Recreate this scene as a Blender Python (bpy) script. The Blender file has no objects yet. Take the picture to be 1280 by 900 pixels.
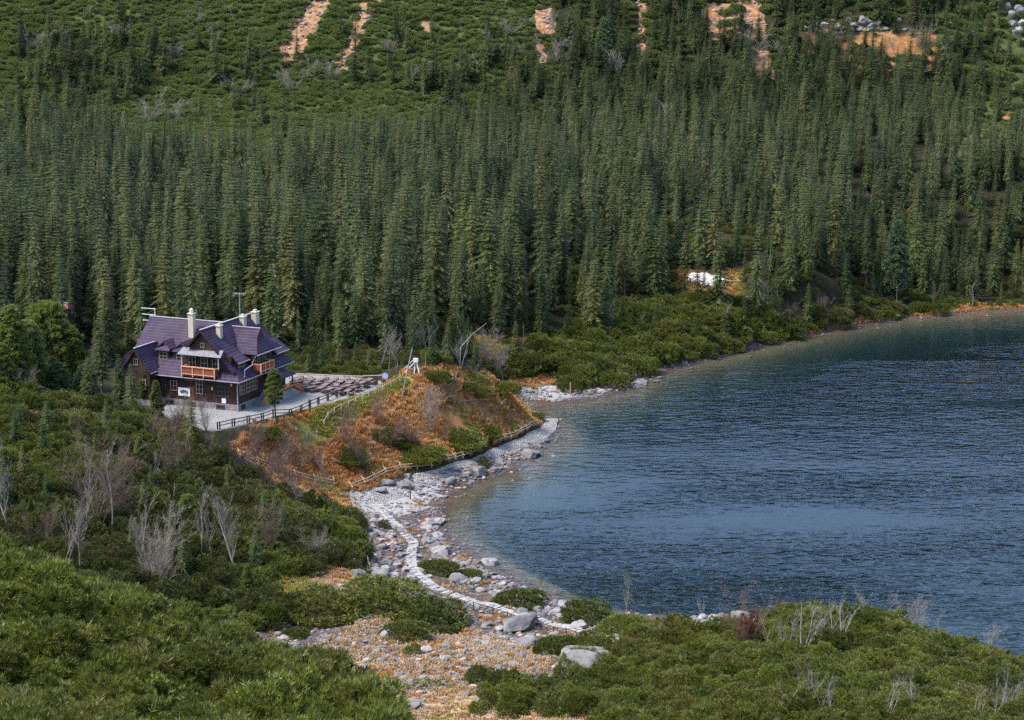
import bpy, math, random
import numpy as np
from mathutils import Vector, Matrix
rng = np.random.default_rng(7)
random.seed(7)
R = math.radians
scene = bpy.context.scene
COL = scene.collection

# ------------------------------------------------------------------ camera
F, PITCH, CAMZ = 2389.0, R(12.0), 86.0
CP, SP = math.cos(PITCH), math.sin(PITCH)
cd = bpy.data.cameras.new('camera')
cam = bpy.data.objects.new('camera', cd)
COL.objects.link(cam)
cam.location = (0, 0, CAMZ)
cam.rotation_euler = (R(90) - PITCH, 0, 0)
cd.sensor_width = 36.0
cd.lens = 36.0 * F / 1280.0
cd.clip_start, cd.clip_end = 1.0, 6000.0
scene.camera = cam

def ray(px, py):
    x = (np.asarray(px, float) - 640) / F
    y = (450 - np.asarray(py, float)) / F
    return x, CP + y * SP, y * CP - SP

def at_Y(px, py, Y):
    dx, dy, dz = ray(px, py)
    t = Y / dy
    return dx * t, Y + 0 * t, CAMZ + dz * t

def at_z(px, py, z):
    dx, dy, dz = ray(px, py)
    t = (z - CAMZ) / dz
    return dx * t, dy * t, z + 0 * t

def project(x, y, z):
    d = y * CP - (z - CAMZ) * SP
    u = y * SP + (z - CAMZ) * CP
    return 640 + F * x / d, 450 - F * u / d

# ------------------------------------------------------------------ noise
def _hash(ix, iy, s):
    n = (ix.astype(np.int64) * 374761393 + iy.astype(np.int64) * 668265263 + s * 974711) & 0x7fffffff
    n = ((n ^ (n >> 13)) * 1274126177) & 0x7fffffff
    return ((n ^ (n >> 16)) & 0xffff) / 65535.0

def vnoise(x, y, s=0):
    x = np.asarray(x, float); y = np.asarray(y, float)
    ix, iy = np.floor(x), np.floor(y)
    fx, fy = x - ix, y - iy
    fx = fx * fx * (3 - 2 * fx); fy = fy * fy * (3 - 2 * fy)
    a = _hash(ix, iy, s); b = _hash(ix + 1, iy, s); c = _hash(ix, iy + 1, s); d = _hash(ix + 1, iy + 1, s)
    return (a + (b - a) * fx) * (1 - fy) + (c + (d - c) * fx) * fy

def fbm(x, y, s=0, o=4):
    r = 0; a = .5; t = 0
    for i in range(o):
        r = r + a * vnoise(x * 2 ** i, y * 2 ** i, s + i); t += a; a *= .5
    return r / t

def smooth(a, b, x):
    t = np.clip((x - a) / (b - a), 0, 1)
    return t * t * (3 - 2 * t)

# ------------------------------------------------------------------ polygons
def inpoly(x, y, poly):
    x = np.asarray(x, float); y = np.asarray(y, float)
    ins = np.zeros(x.shape, bool)
    n = len(poly)
    for i in range(n):
        x1, y1 = poly[i]; x2, y2 = poly[(i + 1) % n]
        if y1 == y2: continue
        c = ((y1 > y) != (y2 > y)) & (x < (x2 - x1) * (y - y1) / (y2 - y1) + x1)
        ins ^= c
    return ins

def dist_line(x, y, pts, closed=False):
    d = np.full(np.shape(x), 1e9)
    n = len(pts)
    for i in range(n if closed else n - 1):
        x1, y1 = pts[i]; x2, y2 = pts[(i + 1) % n]
        vx, vy = x2 - x1, y2 - y1
        L = vx * vx + vy * vy + 1e-9
        t = np.clip(((x - x1) * vx + (y - y1) * vy) / L, 0, 1)
        d = np.minimum(d, np.hypot(x - x1 - t * vx, y - y1 - t * vy))
    return d

def sdist(x, y, poly):
    d = dist_line(x, y, poly, True)
    return np.where(inpoly(x, y, poly), -d, d)

# ------------------------------------------------------------------ the land as a height field
SHORE_PX = [(1400, 376), (1330, 382), (1280, 386), (1200, 392), (1130, 398), (1060, 409), (1010, 420), (960, 431), (910, 444),
            (850, 457), (815, 468), (798, 478), (780, 487), (755, 493), (730, 499), (700, 504), (676, 507), (668, 512), (683, 522),
            (693, 535), (694, 547), (678, 557), (662, 572), (640, 587), (616, 594), (590, 602), (565, 617), (553, 634), (550, 652),
            (562, 672), (580, 686), (602, 701), (632, 719), (662, 733), (694, 747), (730, 757), (790, 766), (850, 770), (945, 774), (1000, 782),
            (1060, 797), (1140, 812), (1280, 850), (1400, 885)]
LAKE = [tuple(float(v) for v in at_z(a, b, 0.0)[:2]) for a, b in SHORE_PX]
LAKE += [(330, 190), (330, 480)]

PADZ = 12.0
PAD_PX = [(120, 500), (205, 522), (262, 541), (300, 534), (345, 521), (400, 508), (440, 497), (468, 488), (484, 477), (440, 470), (370, 466), (250, 452), (120, 452)]
PAD = [tuple(float(v) for v in at_z(a, b, PADZ)[:2]) for a, b in PAD_PX]

CTRL = []
def cY(px, py, Y): CTRL.append(tuple(float(v) for v in at_Y(px, py, Y)))
def cz(px, py, z): CTRL.append(tuple(float(v) for v in at_z(px, py, z)))
def cw(x, y, z): CTRL.append((x, y, z))
for a, b in SHORE_PX[::2]: cz(a, b, 0.2)
for a, b in PAD_PX: cz(a, b, PADZ)
# shore path foot of the knoll
for a, b in [(435, 612), (500, 590), (560, 572), (620, 552), (670, 536)]: cz(a, b, 1.4)
# the knoll
for a, b, Y in [(505, 463, 326), (540, 460, 326), (575, 461, 331), (605, 466, 336), (640, 492, 343), (660, 512, 346),
                (470, 505, 316), (430, 530, 309), (385, 545, 303), (350, 560, 300), (500, 510, 318), (560, 505, 324), (600, 520, 330), (560, 545, 313), (500, 555, 308), (440, 570, 303)]: cY(a, b, Y)
cz(330, 585, 6.5); cz(380, 600, 3.5); cz(420, 612, 2.0)
# behind the knoll: bay, clearing
cz(640, 488, 1.2); cz(690, 488, 0.8); cz(620, 450, 5.0); cz(660, 440, 6.0); cz(560, 440, 9.5); cz(500, 455, 12.0); cz(600, 430, 8.0)
cw(-45, 352, 13.0); cw(-70, 350, 13.5); cw(-100, 350, 15)
# land behind the bay
cz(740, 440, 3.0); cz(800, 420, 4.5); cz(860, 390, 7.0); cz(890, 352, 10.0); cz(950, 405, 4.5); cz(1060, 385, 5.0); cz(1200, 375, 5.5); cz(1330, 368, 5)
# forest floor and mountain side
for X, s in [(-190, .62), (-120, .60), (-60, .55), (0, .52), (60, .5), (120, .5), (190, .55), (260, .8)]:
    cw(X * 1.0, 450, 8 + 19 * s)
    cw(X * 1.15, 530, 22 + 10 * s)
    cw(X * 1.3, 620, 37 + 5 * s)
    cw(X * 1.4, 680, 72 + 4 * s)
    cw(X * 1.5, 780, 112)  # unseen upper slope shaped lower, so the lake mirrors more sky
    cw(X * 1.6, 900, 122)
# left hill in front of the hut
for a, b, Y in [(0, 500, 290), (0, 600, 258), (0, 700, 236), (100, 520, 290), (100, 600, 262), (150, 690, 240), (200, 560, 283), (200, 640, 258), (300, 680, 250),
                (300, 780, 225), (350, 610, 283), (250, 590, 281), (380, 660, 262), (-150, 500, 290), (-150, 650, 250), (60, 490, 303), (-100, 470, 320), (420, 700, 248)]: cY(a, b, Y)
# the stony valley bottom
for a, b, z in [(470, 650, 1.2), (500, 700, 1.6), (550, 745, 2.0), (640, 775, 2.0), (720, 790, 2.2), (550, 800, 3.4), (450, 800, 4.5), (400, 830, 6.0), (550, 890, 5.6), (650, 840, 4.4), (700, 880, 6.5), (540, 690, 0.8), (760, 770, 1.2)]: cz(a, b, z)
# the right hill
for a, b, Y in [(820, 800, 212), (900, 815, 203), (1000, 775, 206), (1100, 795, 202), (1200, 830, 195), (1280, 850, 189), (1400, 890, 180), (850, 880, 182), (1000, 915, 165), (1280, 930, 158), (1150, 870, 178), (760, 900, 184)]: cY(a, b, Y)
cz(930, 785, 4.0); cz(870, 780, 2.0)
# the near left hill
for a, b, Y in [(0, 735, 115), (125, 762, 110), (250, 808, 105), (360, 862, 100), (470, 925, 95), (0, 920, 85), (250, 920, 91), (-150, 720, 120), (-150, 930, 85)]: cY(a, b, Y)
for X, Y, z in [(-45, 145, 28), (-30, 135, 29), (-18, 125, 29), (-70, 150, 30), (-45, 175, 14), (-20, 160, 14), (-80, 185, 14), (0, 130, 22), (0, 150, 13)]: cw(X, Y, z)
for X, Y, z in [(0, 0, 84), (-40, 0, 86), (40, 0, 86), (-40, 50, 66), (0, 60, 58), (40, 60, 58), (40, 110, 36), (80, 60, 60), (110, 110, 42), (-120, 60, 70), (-160, 150, 40), (-220, 250, 30), (-240, 350, 30), (140, 170, 18), (220, 120, 45), (300, 150, 40), (340, 470, 12), (300, 60, 70)]: cw(X, Y, z)

C = np.array(CTRL)
def tps_k(r2): return 0.5 * r2 * np.log(r2 + 1e-9)
SC = 100.0
_n = len(C)
_P = np.c_[np.ones(_n), C[:, :2] / SC]
_d2 = ((C[:, None, :2] - C[None, :, :2]) ** 2).sum(-1) / SC ** 2
_A = np.zeros((_n + 3, _n + 3))
_A[:_n, :_n] = tps_k(_d2) + np.eye(_n) * 2e-3
_A[:_n, _n:] = _P; _A[_n:, :_n] = _P.T
_w = np.linalg.solve(_A, np.r_[C[:, 2], 0, 0, 0])
def tps(x, y):
    out = np.zeros(x.shape)
    for k in range(_n):
        out += _w[k] * tps_k(((x - C[k, 0]) ** 2 + (y - C[k, 1]) ** 2) / SC ** 2)
    return out + _w[_n] + (_w[_n + 1] * x + _w[_n + 2] * y) / SC

X0, X1, Y0, Y1, DX = -300.0, 345.0, -20.0, 900.0, 1.25
NX, NY = int((X1 - X0) / DX) + 1, int((Y1 - Y0) / DX) + 1
gx = X0 + DX * np.arange(NX); gy = Y0 + DX * np.arange(NY)
GX, GY = np.meshgrid(gx, gy)
# thin-plate surface on a coarse grid, then bilinear
cx = X0 + 5.0 * np.arange(int((X1 - X0) / 5) + 3); cyy = Y0 + 5.0 * np.arange(int((Y1 - Y0) / 5) + 3)
CXX, CYY = np.meshgrid(cx, cyy)
CT = tps(CXX, CYY)
def bil(T, x, y, x0, y0, d):
    fx = np.clip((x - x0) / d, 0, T.shape[1] - 1.001); fy = np.clip((y - y0) / d, 0, T.shape[0] - 1.001)
    ix = fx.astype(int); iy = fy.astype(int); fx = fx - ix; fy = fy - iy
    return (T[iy, ix] * (1 - fx) + T[iy, ix + 1] * fx) * (1 - fy) + (T[iy + 1, ix] * (1 - fx) + T[iy + 1, ix + 1] * fx) * fy
# smooth (Catmull-like) upsampling: two passes of averaging after bilinear
H = bil(CT, GX, GY, X0, Y0, 5.0)
for _ in range(3):
    H[1:-1, 1:-1] = (H[1:-1, 1:-1] * 4 + H[:-2, 1:-1] + H[2:, 1:-1] + H[1:-1, :-2] + H[1:-1, 2:]) / 8
SD = sdist(GX, GY, LAKE)
PDD = sdist(GX, GY, PAD)
rough = smooth(1, 8, SD) * smooth(0.5, 6, PDD)
far = smooth(520, 700, GY)
H = H + rough * ((fbm(GX / 9, GY / 9, 3) - .5) * (1.6 + 3 * far) + (fbm(GX / 2.6, GY / 2.6, 9, 3) - .5) * .6)
H = np.where(PDD < 4, H + (PADZ - H) * (1 - smooth(0, 3.5, PDD)), H)
wl = smooth(0, 9, SD)
land = wl * np.maximum(H, 0.35 + 0.01 * SD) + (1 - wl) * (0.09 * SD)
depth = -0.02 - np.where(-SD < 4, 0.13 * -SD, 0.52 + 0.55 * (-SD - 4))
_cv = [tuple(float(v) for v in at_z(a_, b_, 0.0)[:2]) for a_, b_ in [(740, 752), (800, 740), (900, 742), (990, 756), (1010, 790), (900, 785), (780, 778)]]
depth = depth * (1 + 1.6 * (1 - smooth(-9, 9, sdist(GX, GY, _cv))))
H = np.where(SD > 0, land, np.maximum(depth, -9.0 + 1.5 * fbm(GX / 20, GY / 20, 5)) + (fbm(GX / 3, GY / 3, 8) - .5) * .12)

def hz(x, y):
    return bil(H, np.asarray(x, float), np.asarray(y, float), X0, Y0, DX)

def ground(px, py, ymin=70.0):
    """the first point of the land under a pixel of the photograph"""
    px = np.atleast_1d(np.asarray(px, float)); py = np.atleast_1d(np.asarray(py, float))
    out = np.zeros((len(px), 3))
    Ys = np.arange(ymin, 895, 0.5)
    for i in range(0, len(px), 400):
        dx, dy, dz = ray(px[i:i + 400], py[i:i + 400])
        X = (dx / dy)[:, None] * Ys[None]; Z = CAMZ + (dz / dy)[:, None] * Ys[None]
        hit = Z < np.maximum(hz(X, np.broadcast_to(Ys[None], X.shape)), -0.02)
        k = np.where(hit.any(1), hit.argmax(1), len(Ys) - 1)
        k0 = np.maximum(k - 1, 0); r = np.arange(len(k))
        g1 = Z[r, k0] - hz(X[r, k0], Ys[k0]); g2 = Z[r, k] - hz(X[r, k], Ys[k])
        t = np.clip(g1 / (g1 - g2 + 1e-9), 0, 1)
        yy = Ys[k0] + (Ys[k] - Ys[k0]) * t
        xx = dx / dy * yy
        out[i:i + 400] = np.c_[xx, yy, hz(xx, yy)]
    return out
def g1(px, py):
    p = ground([px], [py])[0]
    return Vector(p)

# ------------------------------------------------------------------ mesh helpers
def link(o, parent=None):
    COL.objects.link(o)
    if parent is not None: o.parent = parent
    return o

def tag(o, label=None, cat=None, group=None, kind=None):
    if label: o['label'] = label
    if cat: o['category'] = cat
    if group: o['group'] = group
    if kind: o['kind'] = kind
    return o

def empty(name, loc, rz=0.0):
    o = bpy.data.objects.new(name, None)
    o.empty_display_size = .5
    o.location = loc; o.rotation_euler = (0, 0, rz)
    return link(o)

def mesh_arrays(name, V, Fc, mats, midx=None, smooth_=False):
    """V (n,3); Fc list of arrays (m,k)"""
    me = bpy.data.meshes.new(name)
    V = np.asarray(V, np.float32)
    groups = [np.asarray(f, np.int32) for f in Fc if len(f)]
    me.vertices.add(len(V)); me.vertices.foreach_set('co', V.ravel())
    loops = np.concatenate([g.ravel() for g in groups])
    sizes = np.concatenate([np.full(len(g), g.shape[1], np.int32) for g in groups])
    me.loops.add(len(loops)); me.loops.foreach_set('vertex_index', loops)
    me.polygons.add(len(sizes))
    me.polygons.foreach_set('loop_start', np.r_[0, np.cumsum(sizes)[:-1]].astype(np.int32))
    me.polygons.foreach_set('loop_total', sizes)
    if midx is not None: me.polygons.foreach_set('material_index', np.asarray(midx, np.int32))
    me.polygons.foreach_set('use_smooth', np.full(len(sizes), bool(smooth_)))
    for m in (mats if isinstance(mats, (list, tuple)) else [mats]): me.materials.append(m)
    me.update(calc_edges=True); me.validate()
    return me

def tri_mesh(name, T, mats, midx=None):
    T = np.asarray(T, np.float32).reshape(-1, 3, 3)
    return mesh_arrays(name, T.reshape(-1, 3), [np.arange(len(T) * 3).reshape(-1, 3)], mats, midx)

class MB:
    """collects boxes, slabs and tubes into one mesh"""
    def __init__(s): s.v = []; s.f = []
    def add(s, v, f):
        n = len(s.v); s.v += [tuple(p) for p in v]; s.f += [tuple(i + n for i in q) for q in f]
        return s
    def box(s, a, b):
        (x0, y0, z0), (x1, y1, z1) = a, b
        return s.add([(x0, y0, z0), (x1, y0, z0), (x1, y1, z0), (x0, y1, z0), (x0, y0, z1), (x1, y0, z1), (x1, y1, z1), (x0, y1, z1)],
                     [(3, 2, 1, 0), (4, 5, 6, 7), (0, 1, 5, 4), (1, 2, 6, 5), (2, 3, 7, 6), (3, 0, 4, 7)])
    def bar(s, a, b, w, h=None, up=(0, 0, 1)):
        a = Vector(a); b = Vector(b); h = h or w
        d = (b - a).normalized(); up = Vector(up)
        if abs(d.dot(up)) > .98: up = Vector((1, 0, 0))
        r = d.cross(up).normalized() * w / 2; u = r.cross(d).normalized() * h / 2
        v = [a - r - u, a + r - u, a + r + u, a - r + u, b - r - u, b + r - u, b + r + u, b - r + u]
        return s.add(v, [(0, 1, 2, 3), (7, 6, 5, 4), (1, 0, 4, 5), (2, 1, 5, 6), (3, 2, 6, 7), (0, 3, 7, 4)])
    def tube(s, pts, rad, n=6):
        pts = [Vector(p) for p in pts]
        rad = rad if isinstance(rad, (list, tuple)) else [rad] * len(pts)
        v = []; f = []
        for i, p in enumerate(pts):
            d = (pts[min(i + 1, len(pts) - 1)] - pts[max(i - 1, 0)]).normalized()
            a = d.cross(Vector((0, 0, 1)) if abs(d.z) < .9 else Vector((1, 0, 0))).normalized(); b = d.cross(a)
            for k in range(n):
                t = 2 * math.pi * k / n
                v.append(p + (a * math.cos(t) + b * math.sin(t)) * rad[i])
        for i in range(len(pts) - 1):
            for k in range(n):
                f.append((i * n + k, i * n + (k + 1) % n, (i + 1) * n + (k + 1) % n, (i + 1) * n + k))
        f.append(tuple(range(n - 1, -1, -1))); f.append(tuple(range((len(pts) - 1) * n, len(pts) * n)))
        return s.add(v, f)
    def slab(s, poly, thick):
        """flat polygon given a thickness along minus its normal"""
        P = [Vector(p) for p in poly]
        nrm = Vector((0, 0, 0))
        for i in range(len(P)): nrm += P[i].cross(P[(i + 1) % len(P)])
        nrm.normalize()
        n = len(P); v = P + [p - nrm * thick for p in P]
        f = [tuple(range(n)), tuple(range(2 * n - 1, n - 1, -1))] + [(i, i + n, (i + 1) % n + n, (i + 1) % n) for i in range(n)]
        return s.add(v, f)
    def build(s, name, mat, parent=None, loc=None, smooth_=False):
        me = bpy.data.meshes.new(name)
        me.from_pydata([tuple(p) for p in s.v], [], s.f); me.update()
        for m in (mat if isinstance(mat, (list, tuple)) else [mat]): me.materials.append(m)
        if smooth_: me.polygons.foreach_set('use_smooth', [True] * len(me.polygons))
        o = bpy.data.objects.new(name, me)
        if loc is not None: o.location = loc
        return link(o, parent)
# ------------------------------------------------------------------ materials
class NT:
    def __init__(s, name):
        s.m = bpy.data.materials.new(name); s.m.use_nodes = True
        s.t = s.m.node_tree; s.t.nodes.clear()
        s.out = s.t.nodes.new('ShaderNodeOutputMaterial')
    def n(s, typ, ins=None, **kw):
        nd = s.t.nodes.new(typ)
        for k, v in kw.items(): setattr(nd, k, v)
        for k, v in (ins or {}).items():
            if isinstance(v, bpy.types.NodeSocket): s.t.links.new(v, nd.inputs[k])
            elif v is not None: nd.inputs[k].default_value = v
        return nd
    def math(s, op, a, b=None, clamp=False):
        nd = s.n('ShaderNodeMath', {0: a, 1: b}, operation=op, use_clamp=clamp); return nd.outputs[0]
    def mix(s, f, a, b, bt='MIX'):
        nd = s.n('ShaderNodeMix', None, data_type='RGBA', blend_type=bt)
        for i, v in ((0, f), (6, a), (7, b)):
            if isinstance(v, bpy.types.NodeSocket): s.t.links.new(v, nd.inputs[i])
            else: nd.inputs[i].default_value = (*v, 1) if isinstance(v, tuple) and len(v) == 3 else v
        return nd.outputs[2]
    def noise(s, scale, detail=4, rough=.55, vec=None, dist=0.0):
        return s.n('ShaderNodeTexNoise', {'Scale': scale, 'Detail': detail, 'Roughness': rough, 'Vector': vec, 'Distortion': dist})
    def ramp(s, f, a, b):
        nd = s.n('ShaderNodeMapRange', {0: f, 1: a, 2: b, 3: 0.0, 4: 1.0}, interpolation_type='SMOOTHSTEP'); return nd.outputs[0]
    def pos(s): return s.n('ShaderNodeNewGeometry').outputs['Position']
    def obj(s): return s.n('ShaderNodeTexCoord').outputs['Object']
    def attr(s, name): return s.n('ShaderNodeAttribute', attribute_name=name).outputs['Fac']
    def bsdf(s, col, rough=.8, spec=.3, normal=None, **kw):
        b = s.n('ShaderNodeBsdfPrincipled')
        for k, v in (('Base Color', col), ('Roughness', rough), ('Specular IOR Level', spec), ('Normal', normal), *kw.items()):
            if isinstance(v, bpy.types.NodeSocket): s.t.links.new(v, b.inputs[k])
            elif v is not None: b.inputs[k].default_value = (*v, 1) if isinstance(v, tuple) and len(v) == 3 else v
        s.t.links.new(b.outputs[0], s.out.inputs[0]); return s.m
    def bump(s, h, strength=.5, dist=.1):
        return s.n('ShaderNodeBump', {'Height': h, 'Strength': strength, 'Distance': dist}).outputs[0]

def plain(name, col, var=.25, scale=3.0, rough=.8, spec=.3, bump=.3):
    t = NT(name); p = t.obj()
    n1 = t.noise(scale, 5, .6, p); n2 = t.noise(scale * 7, 3, .6, p)
    f = t.math('ADD', t.math('MULTIPLY', n1.outputs[0], .7), t.math('MULTIPLY', n2.outputs[0], .3))
    c = t.mix(t.ramp(f, .3, .7), tuple(v * (1 - var) for v in col), tuple(min(1, v * (1 + var)) for v in col))
    return t.bsdf(c, rough, spec, t.bump(n2.outputs[0], bump, .03))

def foliage(name, dark, light, hue2, trans=.25, pscale=.35):
    """needles: every tree its own shade, every spray a little different"""
    t = NT(name)
    oi = t.n('ShaderNodeObjectInfo')
    rnd = oi.outputs['Random']
    p = t.pos()
    n1 = t.noise(pscale, 3, .6, p); n2 = t.noise(3.0, 2, .6, p)
    f = t.math('ADD', t.math('MULTIPLY', t.ramp(rnd, .12, .88), .65), t.math('MULTIPLY', t.ramp(n1.outputs[0], .3, .7), .2))
    f = t.math('ADD', f, t.math('MULTIPLY', t.ramp(n2.outputs[0], .3, .7), .2))
    c = t.mix(f, dark, light)
    r2 = t.math('FRACT', t.math('MULTIPLY', rnd, 7.31))
    c = t.mix(t.math('MULTIPLY', t.ramp(r2, .55, 1.0), .75), c, hue2)
    d = t.n('ShaderNodeBsdfDiffuse', {'Color': c})
    tr = t.n('ShaderNodeBsdfTranslucent', {'Color': c})
    g = t.n('ShaderNodeBsdfGlossy', {'Color': (1, 1, 1, 1), 'Roughness': .45})
    m1 = t.n('ShaderNodeMixShader', {0: trans, 1: d.outputs[0], 2: tr.outputs[0]})
    m2 = t.n('ShaderNodeMixShader', {0: .03, 1: m1.outputs[0], 2: g.outputs[0]})
    t.t.links.new(m2.outputs[0], t.out.inputs[0])
    return t.m

M = {}
M['spruce'] = foliage('spruce_needles', (.026, .048, .018), (.112, .148, .050), (.155, .152, .050), .2)
M['spruce_far'] = foliage('far_spruce_needles', (.027, .050, .022), (.116, .152, .056), (.150, .152, .058), .2)
M['stone_pine'] = foliage('stone_pine_needles', (.075, .120, .050), (.150, .205, .090), (.125, .175, .090))
M['pine'] = foliage('pine_needles', (.130, .180, .034), (.250, .300, .075), (.200, .250, .085), .5, .8)
M['mugo'] = foliage('dwarf_pine_needles', (.056, .080, .012), (.165, .190, .028), (.140, .130, .032), .3, .9)
M['mugo_near'] = foliage('near_pine_needles', (.060, .088, .013), (.175, .205, .030), (.150, .140, .032), .3, .9)
M['mugo_dark'] = foliage('hillside_pine_needles', (.040, .054, .013), (.112, .130, .028), (.105, .088, .030), .25, .5)
M['mugo_far'] = foliage('mountain_pine_needles', (.095, .135, .036), (.170, .215, .055), (.185, .210, .068), .4, .12)
M['rust'] = foliage('rust_needles', (.16, .045, .015), (.26, .08, .025), (.18, .06, .02))
M['grass'] = foliage('dry_grass', (.36, .155, .036), (.58, .32, .095), (.42, .17, .045), .3, .25)
M['straw'] = foliage('straw_grass', (.40, .27, .14), (.62, .46, .27), (.42, .22, .09), .3, .25)
M['herb'] = foliage('green_grass', (.15, .16, .022), (.34, .31, .055), (.24, .19, .04), .3, .3)
M['twig'] = plain('grey_twig', (.26, .225, .195), .3, 2)
M['twig_dark'] = plain('brown_twig', (.15, .105, .085), .3, 2)
M['twig_red'] = plain('reddish_twig', (.16, .10, .085), .3, 2)
M['bark'] = plain('bark', (.105, .085, .070), .4, 4)
M['bleached'] = plain('bleached_wood', (.27, .255, .24), .25, 3)

def rock_mat(name, a, b):
    t = NT(name); p = t.obj(); oi = t.n('ShaderNodeObjectInfo')
    v = t.n('ShaderNodeVectorMath', {0: p, 1: oi.outputs['Location']}, operation='ADD').outputs[0]
    n1 = t.noise(.9, 6, .65, v); n2 = t.noise(5, 6, .7, v); n3 = t.noise(1.7, 4, .6, v)
    c = t.mix(t.ramp(n1.outputs[0], .35, .65), a, b)
    c = t.mix(t.ramp(n2.outputs[0], .52, .68), c, tuple(x * .55 for x in a))
    c = t.mix(t.math('MULTIPLY', t.ramp(n3.outputs[0], .56, .68), .55), c, (.17, .16, .10))
    c = t.mix(t.math('MULTIPLY', oi.outputs['Random'], .38), c, (.20, .19, .20))
    return t.bsdf(c, .85, .25, t.bump(n2.outputs[0], .7, .12))
M['rock'] = rock_mat('granite', (.115, .112, .115), (.225, .22, .22))
M['rock_white'] = rock_mat('pale_granite', (.215, .21, .21), (.36, .352, .35))
M['slab'] = rock_mat('path_slab', (.29, .285, .28), (.48, .472, .465))
M['rock_dark'] = rock_mat('dark_granite', (.11, .10, .11), (.21, .195, .205))
M['rock_warm'] = rock_mat('warm_granite', (.34, .22, .16), (.50, .38, .31))

# the ground: soil under the thickets, dry grass on the knoll, rubble, gravel, bed of the lake
t = NT('ground'); p = t.pos()
nA = t.noise(.5, 6, .65, p); nB = t.noise(3.0, 5, .65, p); nC = t.noise(.08, 4, .6, p); nD = t.noise(.22, 5, .65, p)
vor = t.n('ShaderNodeTexVoronoi', {'Vector': p, 'Scale': 2.2, 'Randomness': 1.0})
c = t.mix(t.ramp(nA.outputs[0], .35, .65), (.017, .019, .009), (.034, .032, .016))
c = t.mix(t.math('MULTIPLY', t.ramp(nD.outputs[0], .55, .70), .5), c, (.058, .036, .018))
o1 = t.mix(t.ramp(nA.outputs[0], .32, .68), (.19, .092, .034), (.38, .20, .080))
o1 = t.mix(t.math('MULTIPLY', t.ramp(nD.outputs[0], .48, .68), .6), o1, (.22, .125, .055))
c = t.mix(t.ramp(t.attr('m_scrub'), .3, .7), c, t.mix(t.ramp(nA.outputs[0], .35, .65), (.038, .054, .018), (.075, .098, .030)))
c = t.mix(t.ramp(t.math('ADD', t.attr('m_orange'), t.math('MULTIPLY', t.math('SUBTRACT', nA.outputs[0], .5), .9)), .35, .65), c, o1)
hb = t.mix(t.ramp(nA.outputs[0], .35, .65), (.13, .12, .025), (.27, .24, .05))
c = t.mix(t.ramp(t.math('ADD', t.attr('m_herb'), t.math('MULTIPLY', t.math('SUBTRACT', nA.outputs[0], .5), .8)), .35, .65), c, hb)
st = t.mix(t.ramp(nB.outputs[0], .35, .65), (.30, .20, .11), (.48, .36, .22))
st = t.mix(t.ramp(nD.outputs[0], .50, .62), st, (.26, .12, .045))
c = t.mix(t.ramp(t.math('ADD', t.attr('m_straw'), t.math('MULTIPLY', t.math('SUBTRACT', nA.outputs[0], .5), .9)), .35, .65), c, st)
peb = t.mix(t.ramp(vor.outputs['Distance'], .15, .5), (.20, .185, .19), (.070, .056, .052))
peb = t.mix(t.math('MULTIPLY', t.ramp(nD.outputs[0], .5, .65), .7), peb, (.17, .10, .055))
c = t.mix(t.ramp(t.math('ADD', t.attr('m_rubble'), t.math('MULTIPLY', t.math('SUBTRACT', nA.outputs[0], .5), .9)), .35, .65), c, peb)
gv = t.mix(t.ramp(nB.outputs[0], .35, .65), (.24, .235, .235), (.40, .395, .39))
c = t.mix(t.ramp(t.math('ADD', t.attr('m_gravel'), t.math('MULTIPLY', t.math('SUBTRACT', nA.outputs[0], .5), .5)), .4, .6), c, gv)
ch = t.mix(t.ramp(nA.outputs[0], .35, .65), (.22, .090, .034), (.38, .24, .14))
c = t.mix(t.ramp(t.math('ADD', t.attr('m_chute'), t.math('MULTIPLY', t.math('SUBTRACT', nA.outputs[0], .5), .9)), .4, .6), c, ch)
pad = t.mix(t.ramp(nB.outputs[0], .3, .7), (.19, .19, .195), (.30, .30, .305))
pad = t.mix(t.math('MULTIPLY', t.ramp(nA.outputs[0], .5, .65), .5), pad, (.30, .29, .30))
c = t.mix(t.ramp(t.math('ADD', t.attr('m_pad'), t.math('MULTIPLY', t.math('SUBTRACT', nA.outputs[0], .5), .2)), .4, .6), c, pad)
bed = t.mix(t.ramp(nD.outputs[0], .4, .6), (.13, .115, .075), (.21, .19, .135))
bed = t.mix(t.ramp(vor.outputs['Distance'], .15, .5), bed, (.10, .085, .055))
bed = t.mix(t.attr('m_cove'), bed, (.020, .034, .020))  # dark reflection of the slopes over the cove, put into the bed colour
c = t.mix(t.ramp(t.attr('m_bed'), .3, .7), c, bed)
wet = t.math('MULTIPLY', t.attr('m_wet'), .62)
c = t.mix(wet, c, (.075, .062, .055))
M['ground'] = t.bsdf(c, .92, .15, t.bump(t.math('ADD', nB.outputs[0], nA.outputs[0]), .8, .35))

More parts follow.
